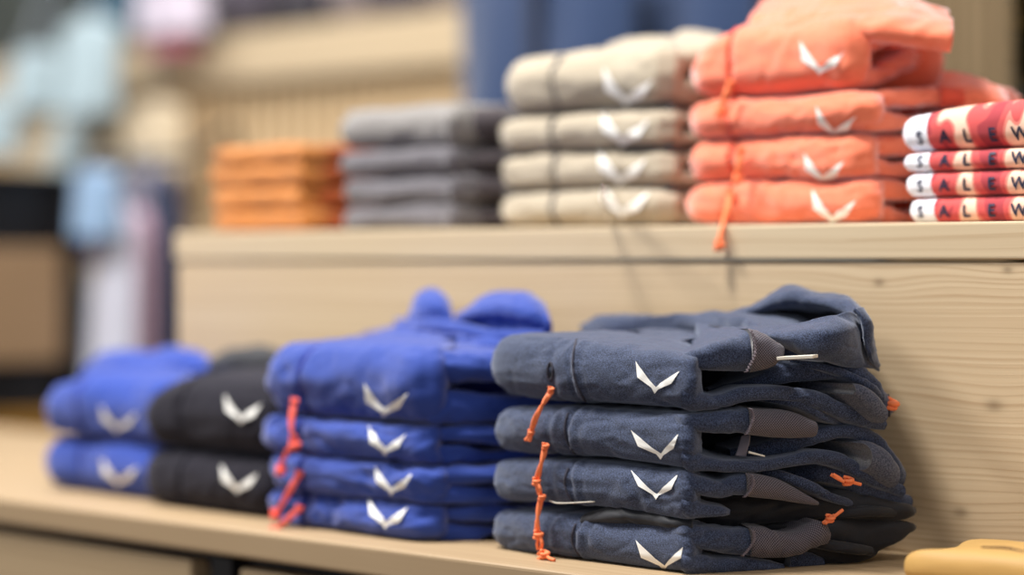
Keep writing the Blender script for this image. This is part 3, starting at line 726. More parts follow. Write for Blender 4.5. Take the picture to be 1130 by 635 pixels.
# ------------------------------------------------------------------ the other stacks
def garment(name, label, cat, group, X0, X1, Y0, Y1, z0, z1, mat, seam, lining, seed, cuffmat=None, seams=(0.34,), hood=None, logo_px=None, lmat=None,
            side_w=0.10, amp=0.004, tubes=True, taper=0.0, ncol=150, cordp=None, cordmat=None, boxy=0.75, sag=0.0, crown=0.002, right_lift=0.0):
    T = z1 - z0; W = X1 - X0; D = Y1 - Y0
    rnd = random.Random(seed)
    root = thing(name, label, cat, ((X0 + X1) / 2, (Y0 + Y1) / 2, z0), group)
    j = lambda s: rnd.uniform(-s, s)
    e = 0.0008
    f = [(X1 - .002, Y0 + .007, z1 - e, z0 + e), (X1 - .022, Y0 + j(.002), z1 - e, z0 + e), (X0 + W * .7, Y0 + j(.003), z1 + j(.002), z0 + e), (X0 + W * .35, Y0 + j(.003), z1 - sag + j(.001), z0 + e), (X0 + 0.025, Y0 + .004, z1 - .002 - taper, z0 + .002)]
    cols = [(X1 + 0.006, Y0 + .024, z1 - .003, z0 + .003)] + f + [(X0 + j(.004), Y0 + .04, z1 - .004 - taper, z0 + .005), (X0 + j(.004), Y0 + D * .6, z1 - .003, z0 + .003), (X0 + .02, Y1 - .01, z1 - .002, z0 + .003),
            (X0 + .07, Y1, z1, z0 + .002), (X1 - .03, Y1, z1, z0 + .002), (X1 - .01, Y1 - .03, z1 - .003, z0 + .003), (X1 - 0.035, Y0 + D * .6, z1 - .004, z0 + .004), (X1 - 0.03, Y0 + D * .3, z1 - .004, z0 + .004)]
    inner = [(min(max(c[0], X0 + W * .35), X0 + W * .65), (Y0 + Y1) / 2) for c in cols]
    gr = [(X0 + W * s, 0.004, 0.0028) for s in seams]
    body = loft('body', cols, inner, mat, root, closed=True, ncol=ncol * 2, amp=amp, seed=seed, nflat=10, narc=22, grooves=gr, boxy=boxy, rad=1.0, crown=crown)
    for s in seams:   # seam tape following the front of the body
        bv = bvh_of([body]); pts = []
        for k in range(13):
            z = z1 - 0.002 + (z0 + 0.003 - z1) * k / 12
            h = bv.ray_cast(Vector((X0 + W * s, Y0 - 0.2, z)), Vector((0, 1, 0)))
            if h[0]: pts.append(tuple(h[0] + Vector((0, -0.0002, 0))))
        if len(pts) > 4:
            Vv, F = tube_geo([(p[0], p[1], p[2]) for p in pts], [0.0042] * len(pts), 8, flat=0.35)
            link_mesh('seam_tape', Vv, F, seam, root, off=root.location)
    if tubes:
        sw = side_w
        ip = (X0 + W * .5, Y0 + D * .65)
        xa, ya = X1 - .006, Y0 + .012
        def sd(nm, pts, m_, sseed, **kw):
            # pts: (s along side 0..1, outward, ztopfrac, zbotfrac)
            cl = []
            for s, o, a, b in pts:
                x = xa + s * sw + o * 0.9; y = ya + max(0, s) * (D - .04) - (o * 0.35 if s >= 0 else s * .10)
                cl.append((x, y, z0 + T * a + right_lift * s, z0 + T * b + right_lift * s))
            aa = dict(ncol=80, amp=amp, nflat=8, narc=16, rad=1.2, seed=sseed); aa.update(kw)
            return loft(nm, cl, ip, m_, root, **aa)
        sd('sleeve', [(-.30, -.010, .86, .70), (-.06, -.004, .93, .60), (.08, .002, .97, .54), (.25, .012, .98 + j(.04), .55 + j(.05)), (.42, .016, .97, .58)], mat, seed + 1)
        if cuffmat: sd('cuff', [(.40, .016, .99, .55), (.52, .022, .93, .52), (.62, .022, .80, .60), (.64, .018, .74, .66)], cuffmat, seed + 2, ncol=40)
        sd('hem_fold', [(-.30, -.010, .34, .10), (-.04, -.002, .42, .05), (.06, .003, .46, .02), (.25, .006, .34 + j(.06), .03), (.5, .008, .46 + j(.1), .12), (.75, .006, .56, .18), (.98, .0, .50, .24)], mat, seed + 3)
        sd('sleeve', [(.40, -.02, .70, .50), (.6, .0, .88 + j(.05), .56), (.8, .004, .98, .5), (.98, -.002, .9, .45), (1.03, -.012, .8, .5)], mat, seed + 4)
        sd('lining', [(.0, -.05, .8, .1), (.35, -.04, .8, .1), (.7, -.018, .85, .1), (.98, -.012, .8, .2)], lining, seed + 5)
    if logo_px is not None:
        cx, cy, s = logo_px
        A, B, C1, D1, E, F1 = [np.array(LT[k]) - np.array((726, 417)) for k in 'ABCDEF']
        pts = [np.array((cx, cy)) + p * s for p in (A, B, C1, D1, E, F1)]
        pts[1] = pts[1] + np.array((0, 3.0)) * s; pts[5] = pts[5] + np.array((-1.0, 3.2)) * s; pts[2] = pts[2] + np.array((0, 1.2)) * s
        logo(bvh_of([o for o in root.children if not o.name.startswith(('seam', 'lining'))]), pts, lmat or M['logo'], root, lift=0.0016, n=6)
    if cordp:
        cord([p for p in cordp], [(cordp[0][0], cordp[0][1], cordp[0][2], 1.4), (cordp[-1][0], cordp[-1][1], cordp[-1][2], 1.8)], cordmat, root, r=0.0022)
    return root, body
def hood_bunch(root, lumps, mat, lining=None, seed=1):
    """bunched hood: each lump is a draped fold given by (px0, px1, py_top, py_base, Y0, Y1)"""
    for k, (a, b, t, u, y0, y1) in enumerate(lumps):
        m_ = (a + b) / 2; ym = (y0 + y1) / 2
        rows = [[Q(a, u, y0), Q(a + (b - a) * .3, u - 1, y0 - .01), Q(m_ + (b - a) * .2, u, y0 - .01), Q(b, u, y0)],
                [Q(a + (b - a) * .02, (t + u) / 2 + 2, y0), Q(a + (b - a) * .3, t + (u - t) * .35, y0 - .006), Q(m_ + (b - a) * .2, t + (u - t) * .3, y0 - .004), Q(b - (b - a) * .02, t + (u - t) * .55, y0)],
                [Q(a + (b - a) * .12, t + (u - t) * .35, ym), Q(a + (b - a) * .35, t, ym), Q(m_ + (b - a) * .2, t + 1, ym), Q(b - (b - a) * .08, t + (u - t) * .3, ym)],
                [Q(a + (b - a) * .1, u, y1), Q(a + (b - a) * .35, t + (u - t) * .5, y1), Q(m_ + (b - a) * .2, t + (u - t) * .5, y1), Q(b, u, y1)]]
        patch('hood', rows, mat, root, 36, 36, amp=0.007, seed=seed + k, thick=0.004, ws=(18, 18, 26))

# blue stack
BG = 'royal blue jackets in the second stack'
bx0, bx1 = XatY(287, 1.63), XatY(464, 1.62)
zz = [0.0, 0.036, 0.0765, 0.1155, 0.194]
lbl = ['royal blue folded jacket at the bottom of the second stack',
       'royal blue folded jacket second from the bottom of the second stack',
       'royal blue folded jacket second from the top of the second stack',
       'royal blue folded jacket on top of the second stack with hood bunched above it']
lg = [(429, 567, 0.9), (435, 530, 0.85), (428, 486, 0.85), (427, 441, 1.0)]
cd = [[(330, 562, 1.612), (318, 573, 1.605), (303, 587, 1.600)],
      [(330, 524, 1.612), (318, 545, 1.605), (304, 568, 1.605)],
      [(324, 484, 1.611), (322, 492, 1.606), (313, 506, 1.605), (310, 520, 1.606)],
      [(325, 444, 1.612), (322, 462, 1.605), (322, 478, 1.602), (326, 492, 1.605)]]
for k in range(4):
    dx = (0, 0.004, -0.006, 0.0)[k]
    g, b = garment('folded_jacket', lbl[k], 'jacket', BG, bx0 + dx, bx1 + dx, 1.622, 1.885, zz[k] + 0.0005, zz[k + 1], M['blue'], M['blueseam'], M['blueseam'], 100 + k * 9,
                   cuffmat=M['blueseam'], seams=(0.30,), logo_px=lg[k], cordp=cd[k], cordmat=M['redcord'], side_w=0.135, amp=0.0095 if k < 3 else 0.0075, crown=0.001 if k < 3 else 0.008)
    if k == 3:
        patch('hood', [[Q(392, 385, 1.76), Q(420, 380, 1.75), Q(460, 384, 1.75), Q(520, 388, 1.76), Q(590, 400, 1.78)],
                       [Q(393, 379, 1.78), Q(430, 368, 1.765), Q(470, 372, 1.76), Q(530, 374, 1.77), Q(600, 386, 1.79)],
                       [Q(410, 374, 1.83), Q(440, 359, 1.82), Q(480, 362, 1.82), Q(530, 362, 1.82), Q(600, 370, 1.83)],
                       [Q(420, 380, 1.88), Q(445, 368, 1.88), Q(485, 366, 1.88), Q(530, 366, 1.88), Q(600, 376, 1.88)]], M['blue'], g, 40, 70, amp=0.008, seed=3)
        hood_bunch(g, [(450, 500, 321, 372, 1.80, 1.86), (506, 608, 322, 372, 1.80, 1.875)], M['blue'], seed=8)
        for cc, sd_ in (([(392, 380, 388, 1.755), (415, 371, 384, 1.745), (445, 366, 380, 1.74), (485, 371, 382, 1.745), (525, 378, 392, 1.755), (545, 384, 396, 1.77)], 4),
                        ([(436, 356, 366, 1.79), (470, 353, 367, 1.775), (510, 358, 374, 1.77), (550, 364, 382, 1.775), (600, 366, 386, 1.79)], 6),
                        ([(502, 350, 356, 1.79), (530, 338, 350, 1.785), (560, 334, 352, 1.785), (590, 340, 360, 1.79), (606, 350, 364, 1.80)], 7)):
            cl = colsP(cc); loft('hood_fold', cl, [(XatY(q[0], 1.87), 1.87) for q in cc], M['blue'], g, ncol=90, amp=.004, seed=sd_, nflat=8, narc=16, rad=1.2)
        cl = colsP([(400, 372, 392, 1.80), (450, 360, 392, 1.80), (520, 352, 396, 1.80), (590, 352, 396, 1.81)])
        loft('lining', cl, [(XatY(q, 1.87), 1.87) for q in (400, 450, 520, 590)], M['blueseam'], g, ncol=60, amp=.002, seed=5, nflat=6, narc=12)

# black stack
KG = 'black jackets in the third stack'
kx0, kx1 = XatY(152, 1.655), XatY(296, 1.645)
for k, (z0, z1, l, lp) in enumerate(((0.0, 0.066, 'black folded jacket at the bottom of the third stack', (265, 529, .84)), (0.0665, 0.146, 'black folded jacket on top of the third stack', (269, 452, .84)))):
    g, b = garment('folded_jacket', l, 'jacket', KG, kx0, kx1, 1.648, 1.885, z0, z1, M['black'], M['black'], M['dark'], 200 + k * 9, cuffmat=M['dark'], seams=(0.36,), logo_px=lp, side_w=0.08, crown=0.012 if k else 0.001, taper=0.012 * k, amp=0.005)
    if k: hood_bunch(g, [(228, 330, 384, 412, 1.80, 1.875)], M['dark'], seed=18)
# left blue stack
LG = 'cobalt blue jackets in the fourth stack'
lx0, lx1 = XatY(44, 1.685), XatY(176, 1.67)
for k, (z0, z1, l, lp) in enumerate(((0.0, 0.064, 'cobalt blue folded jacket at the bottom of the leftmost stack', (133, 521, .82)), (0.0645, 0.140, 'cobalt blue folded jacket on top of the leftmost stack', (132, 462, .82)))):
    g, b = garment('folded_jacket', l, 'jacket', LG, lx0, lx1, 1.675, 1.90, z0, z1, M['blueleft'], M['blueseam'], M['blueseam'], 230 + k * 9, cuffmat=M['blueseam'], seams=(0.36,), logo_px=lp, side_w=0.08, crown=0.010 if k else 0.001, taper=0.01 * k, amp=0.005)
    if k: hood_bunch(g, [(88, 190, 388, 430, 1.80, 1.88), (150, 236, 384, 420, 1.82, 1.89)], M['blueleft'], seed=28)

# coral stack on the high shelf
OG = 'coral jackets on the raised shelf'
UY = 1.95
ox0, ox1 = XatY(743, UY), XatY(952, UY)
zz = [UT, 0.3665, 0.4135, 0.457, 0.534]
lbl = ['coral folded jacket at the bottom of its stack, cord dangling over the shelf edge', 'coral folded jacket second from the bottom on the raised shelf',
       'coral orange folded jacket second from the top on the raised shelf', 'coral orange folded jacket topmost on the raised shelf with its hood folded on it']
lg = [(921, 228, 1.0), (910, 185, .9), (923, 134, .9), (908, 64, 1.0)]
cd = [[(806, 214, 1.945), (803, 230, 1.93), (797, 252, 1.905), (794, 272, 1.900)], [(818, 166, 1.94), (815, 185, 1.935), (814, 198, 1.935)], None, [(806, 92, 1.94), (800, 108, 1.935), (795, 124, 1.935)]]
for k in range(4):
    g, b = garment('folded_jacket', lbl[k], 'jacket', OG, ox0 + (0, .003, .002, .004)[k], ox1 + (0, -.006, .0, -.015)[k], UY, (2.20, 2.20, 2.20, 2.13)[k], zz[k] + 0.0004, zz[k + 1], M['orange'], M['orangeseam'], M['orangeseam'], 300 + k * 9,
                   cuffmat=M['orangeseam'], seams=(0.30,), logo_px=lg[k], cordp=cd[k], cordmat=M['orangecord'], side_w=(0.03, 0.035, 0.05, -0.01)[k], amp=0.007, taper=0.016 if k == 3 else 0, crown=0.006 if k == 3 else 0.001, right_lift=0.012 if k >= 2 else 0)
    if k == 3:
        patch('hood', [[Q(828, 56, 1.99), Q(870, 50, 1.975), Q(930, 46, 1.97), Q(990, 50, 1.98), Q(1048, 58, 2.0)],
                       [Q(824, 38, 1.99), Q(868, 30, 1.97), Q(930, 26, 1.965), Q(995, 30, 1.975), Q(1052, 40, 2.0)],
                       [Q(834, 12, 2.02), Q(872, 2, 2.01), Q(930, -2, 2.01), Q(990, 4, 2.02), Q(1050, 22, 2.03)],
                       [Q(850, -4, 2.10), Q(876, -14, 2.10), Q(930, -16, 2.10), Q(980, -6, 2.10), Q(1044, 14, 2.10)],
                       [Q(850, 30, 2.17), Q(876, 24, 2.17), Q(930, 22, 2.17), Q(980, 24, 2.17), Q(1044, 30, 2.17)]], M['orange'], g, 50, 60, amp=0.010, seed=2)
        patch('sleeve', [[Q(1040, 78, 2.10), Q(1070, 82, 2.10), Q(1100, 95, 2.11), Q(1112, 108, 2.12)], [Q(1030, 96, 2.08), Q(1060, 98, 2.07), Q(1095, 106, 2.08), Q(1114, 114, 2.10)], [Q(1000, 118, 2.07), Q(1040, 116, 2.06), Q(1085, 122, 2.07), Q(1108, 128, 2.09)]], M['orange'], g, 24, 30, amp=0.005, seed=12, thick=0.006)

# beige stack
EG = 'beige jackets on the raised shelf'
ex0, ex1 = XatY(536, UY), XatY(728, UY)
zz = [UT, 0.365, 0.409, 0.453, 0.524]
lbl = ['beige folded jacket at the bottom of its stack on the raised shelf', 'beige folded jacket second from the bottom of its stack on the raised shelf', 'beige folded jacket second from the top of its stack on the raised shelf', 'beige folded jacket topmost of its stack with the hood lying behind']
lg = [(690, 221, 1.08), (687, 184, 1.08), (690, 141, 1.08), (694, 96, 1.12)]
for k in range(4):
    g, b = garment('folded_jacket', lbl[k], 'jacket', EG, ex0 + (0, 0.0, -.004, .006)[k], ex1, UY + .004, 2.20, zz[k] + 0.002, zz[k + 1] - 0.003, M['beige'], M['beigeseam'], M['beigedark'], 400 + k * 9,
                   cuffmat=M['beigedark'], seams=(0.38,), logo_px=lg[k], side_w=0.12, amp=0.005, crown=0.006 if k == 3 else 0.001)
    if k < 3:
        boxes('lining', [((ex0 + .012, UY + .018, zz[k + 1] - .006), (ex1, 2.18, zz[k + 1] + .004))], M['beigeseam'], g, 0.002, tuple(g.location))  # dark grey slab filling the gap to the jacket above
    if k == 3:
        hood_bunch(g, [(660, 770, 42, 74, 2.02, 2.14), (720, 824, 36, 72, 2.08, 2.16)], M['beige'], seed=48)

# grey stack and amber stack: t-shirts
def tee(label, group, X0, X1, Y0, Y1, z0, z1, mat, lining, seed):
    root = thing('folded_shirt', label, 'shirt', ((X0 + X1) / 2, (Y0 + Y1) / 2, z0), group)
    T = z1 - z0; rnd = random.Random(seed)
    for q in range(1):
        a, b = z0 + .0003, z1
        dx = rnd.uniform(-.004, .004)
        cols = [(X1 + dx, Y0 + .012, b, a), (X1 - .02 + dx, Y0, b, a), (X0 + .1, Y0 + .001, b, a), (X0 + .02 + dx, Y0 + .003, b, a), (X0 + dx, Y0 + .03, b - .001, a + .001), (X0 + dx, Y1 - .03, b, a), (X0 + .03, Y1, b, a), (X1 - .03, Y1, b, a), (X1 + .003, Y1 - .03, b, a)]
        loft('folded_layer' if q else 'body', cols, [(min(max(c[0], X0 + .09), X1 - .09), (Y0 + Y1) / 2) for c in cols], mat, root, closed=True, ncol=120, amp=0.006, seed=seed + q, nflat=8, narc=14)
    cl = [(X1 - .01, Y0 + .02, z1 - .002, z0 + .002), (X1 + .012, Y0 + .05, z1 - .002, z0 + .004), (X1 + .05, Y0 + .12, z1 - .001, z0 + .003), (X1 + .05, Y1 - .02, z1 - .003, z0 + .004)]
    loft('sleeve', cl, ((X0 + X1) / 2, (Y0 + Y1) / 2), lining, root, ncol=60, amp=0.004, seed=seed + 5, nflat=8, narc=14)
    return root
gx0, gx1 = XatY(372, UY), XatY(500, UY)
for k, (a, b) in enumerate(((UT, .353), (.353, .387), (.387, .422), (.422, .474))):
    tee(['grey folded shirt at the bottom of the grey pile', 'grey folded shirt second from the bottom of the grey pile', 'grey folded shirt second from the top of the grey pile', 'grey folded shirt topmost of the grey pile, paler on top'][k],
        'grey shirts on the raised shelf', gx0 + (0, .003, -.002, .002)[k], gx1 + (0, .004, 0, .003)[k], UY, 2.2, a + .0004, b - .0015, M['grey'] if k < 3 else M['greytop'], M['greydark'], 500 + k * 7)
ax0, ax1 = XatY(229, UY), XatY(335, UY)
for k, (a, b) in enumerate(((UT, .350), (.350, .380), (.380, .409), (.409, .434))):
    tee(['amber folded shirt at the bottom of the amber pile', 'amber folded shirt second from the bottom of the amber pile', 'amber folded shirt second from the top of the amber pile', 'amber folded shirt topmost of the amber pile'][k],
        'amber shirts on the raised shelf', ax0 + (0, .002, -.003, .0)[k], ax1 + (0, -.003, .002, 0)[k], UY, 2.2, a + .0004, b - .0008, M['amber'], M['amberdark'], 560 + k * 7)

# printed shirts at the right
WG = 'red and white printed shirts on the raised shelf'
wx0 = XatY(990, UY)
zs = [UT, 0.3425, 0.370, 0.393, 0.439]
zs = [UT, Zpx(1000, 218, UY), Zpx(1000, 190, UY), Zpx(1000, 168, UY), Zpx(1000, 124, UY)]
wl = ['white and red printed shirt at the bottom of its pile', 'white and red printed shirt second from the bottom of its pile', 'white and red printed shirt second from the top of its pile', 'thick white and red printed shirt topmost of its pile, large dark letters']
for k in range(4):
    z0, z1 = zs[k] + .0004, zs[k + 1] - 0.0004
    X0 = wx0 + (.008, .004, .001, 0)[k]; X1 = wx0 + .30; Y0, Y1 = UY - .002, 2.19
    root = thing('printed_shirt', wl[k], 'shirt', (X0, Y0, z0), WG)
    tl = 0.010 if k == 3 else 0
    cols = [(X1, Y0 + .012, z1 + tl, z0), (X1 - .02, Y0, z1 + tl, z0), (X0 + .1, Y0 + .001, z1 + tl * .7, z0), (X0 + .022, Y0 + .003, z1 - .001, z0), (X0, Y0 + .03, z1 - .002, z0 + .001), (X0, Y1 - .03, z1, z0), (X0 + .03, Y1, z1, z0), (X1 - .03, Y1, z1, z0), (X1 + .003, Y1 - .03, z1, z0)]
    body = loft('body', cols, [(min(max(c[0], X0 + .09), X1 - .09), (Y0 + Y1) / 2) for c in cols], M['camo'], root, closed=True, ncol=160, amp=0.0016, seed=600 + k, nflat=10, narc=18)
    bv = bvh_of([body])
    for ch, px in (('S', 1015), ('A', 1043), ('L', 1067), ('E', 1095), ('W', 1126), ('A', 1160)):
        cu = bpy.data.curves.new('letter', 'FONT'); cu.body = ch; cu.size = 0.0185 if k == 3 else 0.0175; cu.offset = 0.0004; cu.align_x = 'CENTER'
        to = bpy.data.objects.new('tmp', cu); C.objects.link(to); bpy.context.view_layer.update()
        me = bpy.data.meshes.new_from_object(to.evaluated_get(bpy.context.evaluated_depsgraph_get()))
        bpy.data.objects.remove(to)
        bm = bmesh.new(); bm.from_mesh(me); bmesh.ops.subdivide_edges(bm, edges=bm.edges, cuts=2); 
        xc = XatY(px, UY); zc = z0 + (z1 - z0) * (.18 if k == 3 else .2)
        okk = True
        for v in bm.verts:
            h = bv.ray_cast(Vector((xc + v.co.x, Y0 - .2, zc + v.co.y)), Vector((0, 1, 0)))
            y = h[0].y if h[0] else Y0 + .004
            v.co = Vector((xc + v.co.x, y - .0012, zc + v.co.y)) - root.location
        bm.to_mesh(me); bm.free(); me.materials.clear(); me.materials.append(M['letters']); me.name = 'letter'
        lo = bpy.data.objects.new('letter', me); C.objects.link(lo); lo.parent = root

# live edge log slab at the lower right
lgx = XatY(984, 1.72)
slab = thing('wooden_slab', 'rounded golden wooden slab with dark bark edge at the end of the low board', 'wood', (lgx + .15, 1.78, 0.0))
gold = wood('golden_wood', lin((208, 170, 104)), lin((168, 124, 66)), contrast=0.5, line=14)
bark = plain('bark', lin((74, 50, 34)), 0.9)
sy = 1.72
zt = Zpx(1060, 609, sy)
cols = [(lgx + .32, sy, zt, -0.0), (lgx + .2, sy, zt + .001, 0.0), (lgx + .08, sy, zt, 0.0), (lgx + .02, sy + .003, zt - .003, 0.0), (lgx + .003, sy + .02, zt - .008, 0.0), (lgx + .002, sy + .08, zt - .008, 0.0), (lgx + .03, sy + .12, zt - .002, 0), (lgx + .30, sy + .12, zt - .002, 0), (lgx + .34, sy + .06, zt, 0)]
loft('block', cols, [(min(max(c[0], lgx + .08), lgx + .26), sy + .06) for c in cols], gold, slab, closed=True, ncol=140, amp=0.0012, seed=77, boxy=0.9, rad=0.9, nflat=10, narc=18)
bp_ = [(lgx + .07 + k * .022, sy + .035 + .006 * math.sin(k * 1.7), zt + .0006 + .0006 * math.sin(k * 2.3)) for k in range(12)]
Vv, F = tube_geo(bp_, [.001, .002, .0024, .0016, .0026, .003, .002, .0028, .0026, .002, .0026, .002], 8, flat=0.6)
link_mesh('bark_edge', Vv, F, bark, slab, off=slab.location)

# ------------------------------------------------------------------ background
# wall-side display unit with thick top board and ribbed back
unit = thing('wall_unit', 'far pine display unit with a thick board above a ribbed back panel', 'shelf', (-5.0, 3.7, FL))
uo = tuple(unit.location)
ux1 = XatY(512, 3.4)
boxes('thick_board', [((-7.4, 3.4, 0.69), (ux1, 3.95, 0.806))], M['pine2'], unit, 0.008, uo)
rib = [((-7.4, 3.47, 0.26), (ux1, 3.50, 0.69))]
x = -7.35
while x < ux1 - .02:
    rib.append(((x, 3.44, 0.30), (x + .035, 3.47, 0.685))); x += .055
boxes('ribbed_back', rib, wood('pine_ribs', lin((226, 200, 160)), lin((180, 146, 106)), along='Z', vert='X', contrast=.4), unit, 0.002, uo)
boxes('side_panel', [((ux1 - .03, 3.42, FL), (ux1 - .004, 3.84, 0.69)), ((-7.4, 3.42, FL), (-7.37, 3.84, 0.69))], M['pine2'], unit, 0.002, uo)
boxes('lower_shelf', [((-7.37, 3.42, 0.22), (ux1 - .03, 3.84, 0.25))], M['pine2'], unit, 0.002, uo)

def drape(name, label, cat, px0, px1, pt, pb, Y, mat, seed, folds=5, depth=0.03, flare=0.0, group=None, extra=None, slope=0, rail_at=None):
    """hanging garment: hollow cloth body with vertical folds, front and back, shoulders rounded"""
    a, b = XatY(px0, Y), XatY(px1, Y); zt_, zb_ = Zpx((px0 + px1) / 2, pt, Y), Zpx((px0 + px1) / 2, pb, Y)
    root = thing(name, label, cat, ((a + b) / 2, Y, zb_), group)
    nu, nv = 90, 26
    G = np.zeros((nu, nv, 3)); cx, W = (a + b) / 2, (b - a) / 2
    for i in range(nu):
        th = 2 * math.pi * i / nu
        for k in range(nv):
            f = k / (nv - 1)
            sh = 1.0 if f > .14 else 0.25 + .75 * math.sin(f / .14 * math.pi / 2)
            wv = 1 + 0.10 * math.sin(th * folds * 2 + seed) * f
            xx = cx + W * (1 + flare * (f - .5)) * math.cos(th) * sh
            yy = Y + depth * math.sin(th) * wv * (0.6 + .6 * f) + depth * .35 * math.sin(math.cos(th) * folds * 3 + seed) * f
            G[i, k] = (xx + slope * f, yy, zt_ + (zb_ - zt_) * f)
    V_ = G.reshape(-1, 3).tolist(); F = grid_faces(nu, nv, True)
    F.append([i * nv for i in range(nu)]); F.append([i * nv + nv - 1 for i in range(nu)][::-1])
    o = link_mesh('cloth', V_, F, mat, root, off=root.location)
    bm = bmesh.new(); bm.from_mesh(o.data); bmesh.ops.recalc_face_normals(bm, faces=bm.faces); bm.to_mesh(o.data); bm.free()
    # hanger hook
    hk = [(cx, Y, zt_ - .01), (cx, Y, zt_ + .03), (cx + .012, Y, zt_ + .05), (cx, Y, zt_ + .066), (cx - .012, Y, zt_ + .056)]
    if rail_at:
        ry, rz = rail_at
        hk = [(cx, Y, zt_ - .01), (cx, (Y + ry) / 2, (zt_ + rz) / 2), (cx, ry - .012, rz - .012), (cx, ry, rz + .014), (cx, ry + .014, rz)]
    Vv, F = tube_geo(hk, [.003] * 5, 7); link_mesh('hanger_hook', Vv, F, M['steel'], root, off=root.location)
    return root, a, b, zt_, zb_

# clothes rail with blue jackets behind the beige stack
RY = 3.02
denim = fabric('slate_blue_cloth', lin((42, 60, 94)), lin((52, 70, 106)), scale=300, sheen=0.3)
g, a, b, zt_, zb_ = drape('hanging_jacket', 'slate blue jacket with a dark front zip, hanging behind the beige pile', 'jacket', 508, 700, -60, 150, RY, denim, 1.3, folds=2, depth=.05)
zx = XatY(590, RY - .05)
boxes('zip', [((zx - .014, RY - .062, zb_), (zx + .014, RY - .03, zt_ - .03))], plain('dark_zip', lin((46, 54, 76)), .6), g, .003, tuple(g.location))
drape('hanging_jacket', 'slate blue jacket hanging between the beige and the coral piles', 'jacket', 690, 850, -60, 150, RY + .13, denim, 2.6, folds=2, depth=.05)
drape('hanging_jacket', 'dark navy jacket hanging at the left edge of the coral pile', 'jacket', 838, 960, -60, 150, RY + .02, M['black'], 3.6, folds=2, depth=.05)
rail = thing('clothes_rail', 'black metal clothes rail behind the raised shelf', 'rail', (-2.7, RY, FL))
zr = Zpx(600, -60, RY) + .06
x0r, x1r = XatY(480, RY), XatY(985, RY)
Vv, F = merge([tube_geo([(x0r, RY, zr), (x1r, RY, zr)], [.012] * 2, 12, 4)]); link_mesh('bar', Vv, F, M['blackmetal'], rail, off=rail.location)
for xx in (XatY(985, RY),):
    pass
Vv, F = tube_geo([(x1r - .01, RY + .0, FL), (x1r - .01, RY + .0, zr)], [.014] * 2, 12, 4); link_mesh('upright', Vv, F, M['blackmetal'], rail, off=rail.location)
Vv, F = tube_geo([(x0r + .03, RY + .3, FL), (x0r + .03, RY + .3, zr - .1), (x0r + .03, RY, zr)], [.014] * 3, 12, 20); link_mesh('upright', Vv, F, M['blackmetal'], rail, off=rail.location)

# timber post and plant at the right
pxm = QZ(1050, 0, 3.55)
post = boxes('timber_post', [((-.082, -.06, FL), (.082, .06, 2.5))], M['greywood'], None, .006)
post.location = (pxm[0], pxm[1], 0); post.rotation_euler = (0, 0, math.radians(41))
tag(post, 'weathered brown timber post rising behind the coral pile', 'post')

def plant(px, Zd, seed):
    c = QZ(px, 60, Zd)
    root = thing('potted_plant', 'dark leafy plant with golden leaf tips at the right edge behind the post', 'plant', (c[0], c[1], FL))
    potz = FL + .35
    prof = [(0.001, FL), (.11, FL), (.15, potz), (.16, potz), (.16, potz + .02), (.14, potz + .02), (.13, potz - .02), (0.001, potz - .02)]
    n = 28; Vv = []; F = []
    for r, z in prof:
        for k in range(n):
            a = 2 * math.pi * k / n; Vv.append((c[0] + r * math.cos(a), c[1] + r * math.sin(a), z))
    for i in range(len(prof) - 1):
        for k in range(n): F.append((i * n + k, i * n + (k + 1) % n, (i + 1) * n + (k + 1) % n, (i + 1) * n + k))
    link_mesh('pot', Vv, F, plain('clay_pot', lin((96, 84, 72)), .8), root, off=root.location)
    rnd = random.Random(seed); Vv, F = [], []; V2, F2 = [], []
    geos = []
    for s in range(34):
        a = rnd.uniform(0, 6.28); top = (c[0] + math.cos(a) * rnd.uniform(.05, .22), c[1] + math.sin(a) * rnd.uniform(.05, .22), rnd.uniform(.4, 1.1))
        base = (c[0] + math.cos(a) * .03, c[1] + math.sin(a) * .03, potz - .02); mid = (c[0] + math.cos(a) * .08, c[1] + math.sin(a) * .08, (potz + top[2]) / 2)
        geos.append(tube_geo([base, mid, top], [.005, .004, .002], 6, 12))
        for l in range(50):
            f = rnd.uniform(.4, 1.05); p = Vector(mid).lerp(Vector(top), (f - .5) * 2) if f > .5 else Vector(base).lerp(Vector(mid), f * 2)
            an = rnd.uniform(0, 6.28); ln = rnd.uniform(.05, .09); d = Vector((math.cos(an), math.sin(an), rnd.uniform(-.3, .7))).normalized(); sd_ = d.cross(Vector((0, 0, 1))).normalized() * ln * .28
            up_ = Vector((0, 0, 1)) * ln * .12
            tgt, tf = (V2, F2) if rnd.random() < .38 else (Vv, F)
            o = len(tgt)
            tgt += [tuple(p), tuple(p + d * ln * .4 + sd_ + up_), tuple(p + d * ln * .45), tuple(p + d * ln * .4 - sd_ + up_), tuple(p + d * ln)]
            tf += [(o, o + 1, o + 2), (o, o + 2, o + 3), (o + 1, o + 4, o + 2), (o + 2, o + 4, o + 3)]
    gv, gf = merge(geos); link_mesh('stems', gv, gf, plain('stem', lin((70, 60, 34)), .8), root, off=root.location)
    l1 = link_mesh('foliage', Vv, F, plain('dark_leaf', lin((58, 58, 30)), .6), root, off=root.location); l1['kind'] = 'stuff'
    l2 = link_mesh('foliage', V2, F2, plain('golden_leaf', lin((196, 160, 66)), .5), root, off=root.location); l2['kind'] = 'stuff'; l2['label'] = 'golden leaves'
plant(1140, 3.8, 4)

